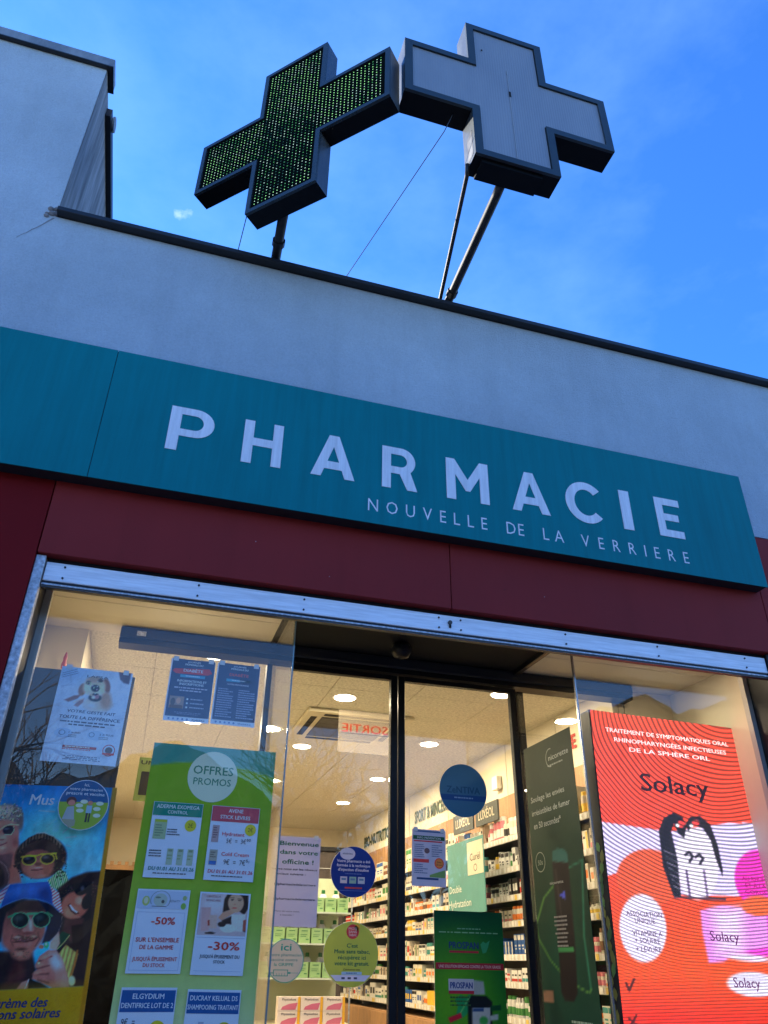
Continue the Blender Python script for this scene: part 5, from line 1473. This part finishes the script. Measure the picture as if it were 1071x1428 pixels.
s = sticker(0.250, 0.250)
s.ell(0.5, 0.5, 0.496, 0.496, (4, 32, 128), 1, 56)
s.ell(0.36, 0.15, 0.17, 0.12, (126, 152, 214), 2); s.txt('diabète', 0.36, 0.165, 0.035, (20, 40, 100), 0.012, w=0.22)
s.txt('Votre pharmacie a été', 0.5, 0.32, 0.055, (150, 175, 232), 0.010, w=0.74); s.txt('formée à la technique', 0.5, 0.405, 0.055, (150, 175, 232), 0.010, w=0.74); s.txt("d'injection d'insuline", 0.5, 0.49, 0.055, (150, 175, 232), 0.010, w=0.68)
s.lines(0.24, 0.76, 0.535, 0.57, 1, (60, 90, 170), 'C', seed=4)
for a, c in ((0.29, (130, 150, 200)), (0.49, (90, 140, 160)), (0.68, (120, 150, 200))): s.rect(a - 0.075, 0.60, a + 0.075, 0.73, c, 2); s.rect(a - 0.05, 0.63, a + 0.05, 0.67, (60, 100, 160), 3)
s.rect(0.32, 0.80, 0.70, 0.83, (130, 50, 60), 2); s.rect(0.2, 0.865, 0.8, 0.872, (60, 90, 170), 2)
s.build('round_sticker', (1.163, YD, 1.900), 'round deep blue insulin injection sticker on the left door leaf', 'sticker', PAPER, 'round glass stickers', round_=True)

s = sticker(0.292, 0.292)
s.ell(0.5, 0.5, 0.497, 0.497, (128, 158, 70), 1, 60)
s.poly([(0.5 + 0.49 * math.cos(R(a)), 0.5 + 0.49 * math.sin(R(a))) for a in (39, 52, 60, 70, 90, 110, 120, 128, 141)][::-1], (128, 158, 70), 2)
s.poly([(0.14, 0.815), (0.86, 0.815), (0.76, 0.905), (0.24, 0.905)], (140, 168, 230), 3)
s.ell(0.52, 0.155, 0.115, 0.115, (140, 48, 62), 2); s.ell(0.60, 0.09, 0.05, 0.05, (160, 130, 40), 2)
for k, t in enumerate(('MOIS', 'SANS', 'TABAC')): s.txt(t, 0.52, 0.125 + k * 0.05, 0.038, (180, 160, 190), 0.014, w=0.15)
DT = (20, 84, 74)
s.txt("C'est", 0.52, 0.40, 0.062, DT, 0.014, w=0.20); s.txt('Mois sans tabac,', 0.52, 0.49, 0.062, DT, 0.014, w=0.64); s.txt('récupérez ici', 0.52, 0.58, 0.062, DT, 0.014, w=0.50); s.txt('votre kit gratuit.', 0.52, 0.67, 0.062, DT, 0.014, w=0.62)
s.txt('Commencez avec', 0.52, 0.745, 0.030, (50, 60, 40), 0.01, w=0.30); s.rect(0.34, 0.765, 0.70, 0.81, (110, 160, 220), 4); s.lines(0.38, 0.66, 0.778, 0.805, 1, (40, 60, 110), 'C', seed=3, L=5)
for k in range(3): s.rect(0.34 + k * 0.11, 0.845, 0.40 + k * 0.11, 0.875, (50, 60, 100), 4)
s.build('round_sticker', (1.163, YD, 1.496), 'round olive green Mois sans tabac sticker on the left door leaf', 'sticker', PAPER, 'round glass stickers', round_=True)

s = sticker(0.186, 0.192)
s.ell(0.5, 0.5, 0.497, 0.497, (50, 128, 140), 1, 50); s.ell(0.5, 0.5, 0.475, 0.475, (140, 160, 176), 2, 50)
TL = (20, 122, 136)
s.txt('ici', 0.5, 0.27, 0.16, TL, 0.02, w=0.28); s.txt('votre pharmacien', 0.5, 0.40, 0.065, (50, 110, 130), 0.006, w=0.86); s.txt('vaccine contre', 0.46, 0.51, 0.065, (50, 110, 130), 0.006, w=0.74); s.txt('la GRIPPE', 0.46, 0.62, 0.070, TL, 0.012, w=0.52)
s.rect(0.20, 0.70, 0.58, 0.715, TL, 3); s.rect(0.20, 0.83, 0.58, 0.845, TL, 3); s.rect(0.19, 0.70, 0.21, 0.845, TL, 3); s.rect(0.57, 0.70, 0.59, 0.845, TL, 3); s.rect(0.10, 0.765, 0.19, 0.785, TL, 3); s.rect(0.09, 0.69, 0.115, 0.86, TL, 3); s.rect(0.59, 0.755, 0.66, 0.79, TL, 3); s.rect(0.66, 0.768, 0.86, 0.776, TL, 3)
for k in range(4): s.rect(0.28 + k * 0.07, 0.78, 0.29 + k * 0.07, 0.83, TL, 3)
s.build('round_sticker', (0.826, YD, 1.513), 'round grey flu vaccination sticker with a teal syringe on the left door leaf', 'sticker', PAPER, 'round glass stickers', round_=True)

s = Sheet(0.200, 0.290, True)
s.rect(0, 0, 1, 1, (130, 156, 218), 0)
s.rect(0.06, 0.02, 0.94, 0.05, (50, 80, 150), 1); s.rect(0.03, 0.115, 0.97, 0.185, (16, 72, 52), 1); s.txt('INFO PRÉVENTION', 0.5, 0.17, 0.038, (140, 170, 220), 0.012, w=0.70)
s.rect(0.05, 0.20, 0.90, 0.225, (130, 50, 70), 1)
s.lines(0.07, 0.42, 0.27, 0.52, 7, (60, 90, 150), seed=41); s.lines(0.58, 0.92, 0.27, 0.50, 6, (60, 90, 150), seed=42)
s.ell(0.44, 0.38, 0.08, 0.05, (70, 64, 90), 2); s.rect(0.04, 0.53, 0.50, 0.59, (140, 50, 60), 1); s.lines(0.07, 0.48, 0.62, 0.80, 5, (60, 90, 150), seed=43)
s.ell(0.80, 0.59, 0.14, 0.095, (150, 60, 50), 2); s.ell(0.80, 0.59, 0.11, 0.075, (150, 110, 60), 3); s.txt('Dès', 0.80, 0.585, 0.03, (70, 30, 40), 0.01, w=0.12, L=4); s.txt('65 ans', 0.80, 0.63, 0.03, (70, 30, 40), 0.01, w=0.16, L=4)
s.poly([(0.52, 0.80), (0.98, 0.70), (0.98, 0.84), (0.52, 0.84)], (80, 130, 90), 2); s.rect(0.14, 0.85, 0.78, 0.885, (20, 50, 120), 1)
s.build('prevention_leaflet', (1.5935, YD, 1.968), 'small white and green prevention leaflet on the right door leaf beside the mullion', 'leaflet', PAPER, roty=R(1.0), tape=True)

# green cough syrup poster
s = Sheet(0.400, 0.60, True)
A = Art(70, 105, [(603, 1268), (698, 1274), (705, 1428), (604, 1428)], (18, 84, 44), rect=(0, 0, 1, 0.86), grid=(0, 0, 1, 1))
A.blend(np.clip((1312 - A.Y) / 50, 0, 1), (4, 50, 44)); A.blend(np.clip((A.Y - 1320) / 80, 0, 1) * 0.9, (34, 112, 30)); A.ell(632, 1385, 34, 60, (70, 140, 30), soft=60, alpha=0.8); A.blend(np.clip((A.X - 680) / 40, 0, 1) * 0.5, (6, 70, 50))
# leaf, bottle
A.poly([(632, 1392), (640, 1386), (648, 1390), (653, 1384), (655, 1402), (648, 1414), (640, 1420), (634, 1412), (636, 1402)], (20, 120, 84), 2); A.line([(638, 1414), (652, 1390)], 1.0, (90, 170, 110))
A.poly([(657, 1366), (672, 1368), (674, 1386), (658, 1386)], (110, 136, 160), 2)
A.poly([(655, 1387), (676, 1388), (684, 1396), (684, 1460), (650, 1460), (650, 1396)], (14, 22, 30), 2)
A.poly([(656, 1404), (681, 1404), (681, 1450), (656, 1450)], (120, 146, 170), 1.5); A.poly([(657, 1405), (672, 1405), (672, 1409), (657, 1409)], (20, 50, 110), 1.2); A.ell(672, 1422, 6, 6, (40, 130, 70))
A.poly([(681, 1402), (696, 1400), (696, 1408), (681, 1409)], (8, 60, 40), 1.5); A.poly([(681, 1415), (692, 1413), (692, 1421), (681, 1422)], (120, 150, 170), 1.5)
A.poly([(622, 1418), (640, 1411), (642, 1418), (625, 1425)], (130, 24, 50), 1.5)
A.grain(0.06, 2)
s.art = A
s.lines(0.24, 0.76, 0.135, 0.155, 1, (70, 130, 120), 'C', seed=1); s.lines(0.06, 0.94, 0.165, 0.185, 1, (80, 140, 130), 'C', seed=2)
s.txt('PROSPAN', 0.42, 0.295, 0.052, (14, 40, 104), 0.024, w=0.42); s.rect(0.21, 0.312, 0.63, 0.328, (120, 20, 50), 2)
s.poly([(0.66, 0.26), (0.70, 0.235), (0.74, 0.25), (0.80, 0.225), (0.77, 0.28), (0.74, 0.32), (0.69, 0.33)], (30, 120, 90), 2)
s.rect(0.015, 0.405, 0.985, 0.455, (112, 22, 40), 1); s.txt('UNE SOLUTION EFFICACE CONTRE LA TOUX GRASSE', 0.5, 0.442, 0.022, (176, 160, 190), 0.006, w=0.88)
s.rect(0.19, 0.525, 0.545, 0.635, (128, 150, 190), 2); s.txt('PROSPAN', 0.37, 0.595, 0.046, (16, 44, 120), 0.024, w=0.31); s.rect(0.19, 0.612, 0.545, 0.636, (120, 20, 50), 3)
s.lines(0.21, 0.52, 0.655, 0.74, 3, (30, 70, 30), seed=5)
s.build('cough_syrup_poster', (1.8145, YD, 1.253), 'green PROSPAN cough syrup poster low on the right door leaf', 'poster', PAPER, roty=R(0.4))

# tall dark green poster on the right return pane
s = Sheet(0.56, 1.50)
A = Art(56, 150, [(733.7, 1044.7), (793.8, 1014.4), (835, 1428), (757, 1428)], (62, 72, 56), rect=(0, 0, 1, 0.905), grid=(0, 0, 1, 1))
A.blend(np.clip((A.Y - 1090) / 130, 0, 1), (20, 52, 34)); A.blend(np.clip((A.Y - 1300) / 120, 0, 1) * 0.7, (10, 58, 44))
A.ell(775, 1330, 26, 60, (24, 74, 52), soft=40, alpha=0.6)
A.line([(790, 1206), (809, 1194), (811, 1300), (820, 1376)], 2.2, (40, 110, 80)); A.line([(820, 1376), (818, 1382), (790, 1368), (766, 1340), (750, 1310), (747, 1290), (758, 1250), (771, 1232)], 2.2, (84, 130, 56))
A.poly([(770, 1199), (770, 1184), (777, 1179), (786, 1180), (790, 1186), (791, 1199)], (50, 100, 88), 2.0)
A.poly([(770, 1198), (791, 1198), (799, 1310), (802, 1385), (797, 1397), (785, 1397), (780, 1385), (776, 1300)], (30, 22, 22), 2.5)
A.poly([(776, 1320), (797, 1318), (798, 1324), (777, 1326)], (60, 130, 70), 1.5)
A.poly([(779, 1245), (786, 1238), (787, 1250)], (70, 80, 190), 1.5)
A.line([(774, 1210), (784, 1300)], 1.5, (70, 60, 58), alpha=0.6)
A.poly([(755, 1387), (769, 1385), (770, 1401), (756, 1403)], (150, 110, 80), 1.5)
A.grain(0.06, 2)
s.art = A
LG = (178, 184, 168)
s.txt('nicorette', 0.73, 0.085, 0.020, LG, 0.004, w=0.40); s.ring(0.56, 0.075, 0.09, 0.034, 0.90, (150, 156, 140), 2, a0=80, a1=290); s.lines(0.50, 0.95, 0.10, 0.112, 1, (150, 156, 140), seed=3)
s.txt('Soulage les envies', 0.08, 0.210, 0.020, LG, 0.006, al='L', w=0.70); s.txt('irrésistibles de fumer', 0.08, 0.258, 0.020, LG, 0.006, al='L', w=0.78); s.txt('en 50 secondes*', 0.10, 0.305, 0.022, LG, 0.006, al='L', w=0.56)
s.ring(0.17, 0.42, 0.10, 0.034, 0.92, (140, 150, 130), 2); s.txt('50s', 0.17, 0.43, 0.017, (140, 150, 130), 0.0, w=0.10)
s.txt('nicorette', 0.46, 0.500, 0.010, (170, 170, 160), 0.0, w=0.26); s.lines(0.34, 0.60, 0.60, 0.70, 8, (130, 126, 118), 'C', seed=6)
s.lines(0.50, 0.98, 0.90, 0.93, 2, (140, 160, 140), seed=7)
s.build('spray_poster', (2.1805, 0.375, 1.226), 'tall dark green nicotine spray poster on the right return pane', 'poster', mat('dark poster', S(30, 50, 36), 0.7, spec=0.1), rotz=R(-90))

# ------------------------------------------------------------------ lit advertising screen in the right window
scr = empty('advertising_screen', (2.93, 0.30, 0.55), 'large lit red LED screen advertising Solacy in the right window', 'screen')
scr.rotation_euler.y = R(1.2)
SW, SH = 1.06, 2.34
box('cabinet', -SW / 2 - 0.004, SW / 2 + 0.004, 0.004, 0.105, -0.3, SH + 0.004, mat('screen cabinet', (0.030, 0.036, 0.050), 0.5, spec=0.2), scr, bevel=0.003)
lf = MB()
q = random.Random(6)
for k in range(26):
    z = 0.3 + k * 0.052; y = 0.018 + q.uniform(0, 0.05)
    a = q.uniform(-0.6, 0.6); l = q.uniform(0.028, 0.05)
    P_ = [(0, -l), (0.020, -l * 0.2), (0.016, l * 0.5), (0, l), (-0.016, l * 0.5), (-0.020, -l * 0.2)]
    lf.add([(-SW / 2 - 0.0055, y + px * math.cos(a) - pz * math.sin(a), z + px * math.sin(a) + pz * math.cos(a)) for px, pz in P_], [tuple(range(6))], q.choice([mat('leaf print green', S(120, 200, 110), 0.5), mat('leaf print dark', S(60, 150, 100), 0.5), mat('leaf print olive', S(170, 180, 90), 0.5)]))
lf.build('leaf_print', scr, kind='stuff')
s = Sheet(SW, SH)
A = Art(230, 430, [(822, 990), (1033, 1015), (1107, 1428), (863, 1428)], (248, 64, 48), rect=(0, 0, 1, 0.657), grid=(0, 0, 1, 1))
X_, Y_ = A.X, A.Y
A.blend(np.clip((Y_ - 1180) / 160, 0, 1), (244, 76, 34)); A.blend(np.clip((Y_ - 1360) / 60, 0, 1), (240, 44, 30))
# pale wave
wt = 1150 + 14 * np.sin((X_ - 850) / 45.0) + 0.02 * (X_ - 850)
wt = np.where(X_ < 930, 1148 + (X_ - 838) * 0.13, np.where(X_ < 1010, 1160 - (X_ - 930) * 0.17, 1146 + (X_ - 1010) * 0.06))
wb = np.where(X_ < 880, 1225 - (X_ - 845) * 0.35, np.where(X_ < 930, 1205 - (X_ - 880) * 0.35, 1250))
A.blend(np.clip((Y_ - wt) / 2, 0, 1) * np.clip((wb - Y_) / 2, 0, 1), (206, 186, 236))
A.poly([(1030, 1146), (1071, 1150), (1110, 1190), (1110, 1260), (1060, 1240), (1040, 1200)], (206, 186, 236), 3)
A.ell(900, 1226, 44, 40, (230, 80, 50), soft=3)
# magenta blobs
A.ell(1052, 1226, 34, 42, (232, 44, 170), -10, soft=3); A.poly([(1030, 1250), (1075, 1240), (1100, 1290), (1090, 1330), (1010, 1335), (1040, 1280)], (226, 60, 190), 3)
A.poly([(970, 1270), (1000, 1262), (1060, 1268), (1062, 1318), (1020, 1326), (1000, 1340), (980, 1342), (972, 1300)], (222, 130, 226), 4)
A.poly([(984, 1268), (1030, 1262), (1030, 1330), (990, 1330)], (226, 190, 236), 14, 0.7)
A.ell(1050, 1262, 24, 14, (232, 90, 50), soft=3)
# white ellipses
A.ell(891, 1296, 32, 47, (226, 210, 244), -3, soft=3); A.ell(1040, 1370, 36, 17, (228, 214, 244), 3, soft=3); A.ell(1034, 1334, 30, 5, (226, 200, 235), 4, soft=3)
A.ell(1085, 1402, 22, 18, (220, 60, 60), soft=3); A.ell(1085, 1402, 16, 12, (235, 190, 210), soft=3)
# two birds nestling: dark backs, pale bellies
A.ell(966, 1205, 30, 50, (232, 214, 240), -3, soft=3)
A.poly([(915, 1160), (922, 1142), (936, 1134), (948, 1140), (953, 1154), (950, 1170), (942, 1164), (936, 1150), (932, 1160), (940, 1200), (944, 1252), (934, 1252), (920, 1210)], (30, 26, 40), 2)
A.poly([(951, 1152), (958, 1140), (972, 1138), (986, 1150), (996, 1180), (1002, 1214), (1001, 1222), (992, 1196), (986, 1172), (976, 1156), (962, 1150), (956, 1160)], (30, 26, 40), 2)
A.ell(946, 1150, 5, 5, (232, 60, 60)); A.ell(966, 1148, 5, 4, (232, 60, 60)); A.ell(941, 1152, 2.5, 2.5, (240, 230, 240)); A.ell(960, 1152, 2.5, 2.5, (240, 230, 240))
for cx, cy in ((956, 1195), (970, 1198)): A.line([(cx - 5, cy - 2), (cx, cy - 6), (cx + 5, cy), (cx + 1, cy + 7)], 4, (40, 34, 50))
A.line([(936, 1252), (1004, 1254)], 3, (60, 40, 60)); A.line([(952, 1215), (956, 1250)], 3, (90, 70, 110)); A.line([(976, 1215), (980, 1250)], 3, (110, 90, 130))
for k in range(7): A.line([(922 + k * 2, 1188 + k * 8), (940 + k, 1196 + k * 8)], 1.2, (150, 140, 170), alpha=0.7)
# ticks
A.line([(867, 1372), (871, 1382), (878, 1366)], 3.2, (70, 20, 20)); A.line([(870, 1420), (880, 1428)], 3, (70, 20, 20)); A.line([(880, 1416), (872, 1430)], 3, (70, 20, 20))
# moiré: light and dark bands multiplied into the panel colours
rr = np.hypot(X_ - 1010, (Y_ - 965) * 1.0)
ph = rr / 7.6 + (rr / 220.0) ** 2 * 6 + 0.35 * np.sin(X_ / 17.0) * np.sin(Y_ / 23.0)
band = 0.5 + 0.5 * np.sin(ph * 2 * math.pi)
fade = np.clip((Y_ - 1335) / 60, 0, 1)
ph2 = (Y_ + 0.05 * X_) / 4.6
band = band * (1 - fade) + fade * (0.5 + 0.5 * np.sin(ph2 * 2 * math.pi))
A.c = A.c * (0.36 + 0.76 * band)[..., None]
bright = (A.c.min(-1) > 95)
A.c = A.c + ((1 - band) * 14)[..., None] * np.array([0.4, 1.0, 1.0])
A.grain(0.16, 1)
s.art = A
def lit_text(string, X, Y, wpx, h, c, bold=0.012):
    u, v = uvof(A, X, Y); u2, _ = uvof(A, X + wpx, Y)
    s.txt(string, u, v, h, c, bold, al='L', w=max(0.02, u2 - u))
sheet_o = s.build('display_face', (0, 0, 0), None, None, mat('screen backing', (0.02, 0.02, 0.02), 0.5), parent=scr, emissive=0.55)
# screen lettering glows with the panel
def glow_text(string, X, Y, X2, h, c, bold=0.012):
    u, v = uvof(A, X, Y); u2, v2 = uvof(A, X2, Y + (X2 - X) * 0.12)
    v = (v + v2) / 2
    g_, f_ = text_geo(string, 0.0)
    k = (u2 - u) * SW / np.ptp(g_[:, 0])
    b = MB()
    for n_, d_ in enumerate((-1, 0, 1)):
        b.add([((u - 0.5) * SW + (p[0] - g_[:, 0].min() + d_ * bold) * k, -0.0035 - n_ * 0.00008, (1 - v) * SH + (p[1] + abs(d_) * bold * 0.6) * h / CAP) for p in g_], f_, emit('glow %d %d %d' % c, S(*c), 0.46))
    b.build('screen_lettering', scr, kind='stuff')
glow_text('Solacy', 892, 1103, 986, 0.098, (26, 20, 34), 0.016)
glow_text('TRAITEMENT DE SYMPTOMATIQUES ORAL', 843, 1020, 1013, 0.024, (246, 190, 190), 0.014)
glow_text('RHINOPHARYNGÉES INFECTIEUSES', 855, 1034, 1010, 0.024, (246, 190, 190), 0.014)
glow_text('DE LA SPHÈRE ORL', 876, 1048, 988, 0.024, (246, 190, 190), 0.014)
for t, x, y, x2 in (('ASSOCIATION', 868, 1277, 917), ('UNIQUE', 880, 1288, 908), ('VITAMINE A', 876, 1304, 917), ('+ SOUFRE', 880, 1315, 914), ('+ LEVURE', 881, 1326, 916)): glow_text(t, x, y, x2, 0.024, (70, 50, 80), 0.014)
for t, x, y, x2 in (('AU RHUME', 1028, 1226, 1064), ('ET À LA', 1032, 1235, 1060), ('GORGE', 1032, 1244, 1062)): glow_text(t, x, y, x2, 0.020, (120, 16, 90), 0.014)
glow_text('Solacy', 983, 1309, 1022, 0.046, (80, 40, 80)); glow_text('Solacy', 1013, 1373, 1049, 0.046, (80, 40, 80))

# ------------------------------------------------------------------ bare trees across the street (mirrored in the panes)
def bare_tree(x, y, H, seed, label):
    q = random.Random(seed)
    o = empty('bare_tree', (x, y, -0.13), label, 'tree', 'bare trees across the street')
    tr = MB(); br = MB()
    def grow(mb, p, d, l, r, lev):
        n = 3 if lev < 4 else 2
        pts = [p]; rs = [r]
        dd = d.copy()
        for i in range(n):
            dd = (dd + Vector((q.uniform(-1, 1), q.uniform(-1, 1), q.uniform(-0.5, 0.9))) * 0.16).normalized()
            pts.append(pts[-1] + dd * l / n); rs.append(r * (1 - 0.35 * (i + 1) / n))
        mb.tube(pts, rs, 7 if lev < 2 else 4 if lev < 4 else 3, M_bark, cap=False)
        if lev >= 6: return
        k = 4 if lev < 3 else 3 if lev < 5 else 2
        for i in range(k):
            a = q.uniform(0, 6.283)
            t = dd.orthogonal().normalized(); b = dd.cross(t)
            nd = (dd * q.uniform(0.55, 1.0) + (t * math.cos(a) + b * math.sin(a)) * q.uniform(0.45, 0.8) + Vector((0, 0, 0.18))).normalized()
            j = pts[-1] if i < 2 else pts[-2]
            grow(br, j, nd, l * q.uniform(0.62, 0.85), r * 0.64, lev + 1)
    grow(tr, Vector((0, 0, 0)), Vector((0, 0, 1)), H * 0.27, H * 0.021, 0)
    tr.build('trunk', o, smooth=True)
    br.build('crown', o, smooth=True, kind='stuff')
bare_tree(-3.0, -13.0, 8.0, 3, 'bare winter tree across the street mirrored in the left window')
bare_tree(4.6, -13.0, 7.4, 8, 'bare winter tree across the street mirrored in the left door leaf')
bare_tree(7.4, -13.5, 7.8, 12, 'bare winter tree across the street mirrored in the right door leaf')
bare_tree(-6.5, -14.5, 7.6, 17, 'bare winter tree across the street left of the others')

# tall evergreen hedge added out of view, its height shaped so the panes mirror less sky
hq = random.Random(9)
hb = MB()
NX, NZ = 150, 16
vs_ = []
for j in range(NZ + 1):
    for i in range(NX + 1):
        x = -34 + 68 * i / NX
        top = 3.6 + 3.4 / (1 + math.exp((x - 4.2) * 2.2)) + 6.8 / (1 + math.exp((12.6 - x) * 2.2)) + 0.5 * math.sin(x * 0.35) + 0.4 * math.sin(x * 1.1 + 1) + hq.uniform(-0.25, 0.25)
        z = top * j / NZ
        vs_.append((x, -20.5 - 0.9 * (j / NZ) ** 2 + hq.uniform(-0.3, 0.3), z - 0.13))
M_hedge = mat('evergreen hedge', (0.016, 0.018, 0.010), 0.9, var=0.5, vscale=3)
hb.add(vs_, [(j * (NX + 1) + i, j * (NX + 1) + i + 1, (j + 1) * (NX + 1) + i + 1, (j + 1) * (NX + 1) + i) for j in range(NZ) for i in range(NX)], M_hedge)
k0 = NZ * (NX + 1)
bk = [(x, y - 2.0, z) for x, y, z in vs_[k0:]] + [(x, y - 2.4, -0.13) for x, y, z in vs_[:NX + 1]]
n0 = len(hb.v)
hb.v += bk
for i in range(NX):
    for a, b in ((k0, n0), (n0, n0 + NX + 1)):
        hb.f.append((a + i, a + i + 1, b + i + 1, b + i)); hb.m.append(0)
hb.build('hedge', label='tall dark evergreen hedge added unseen across the street to darken the window reflections', cat='hedge')
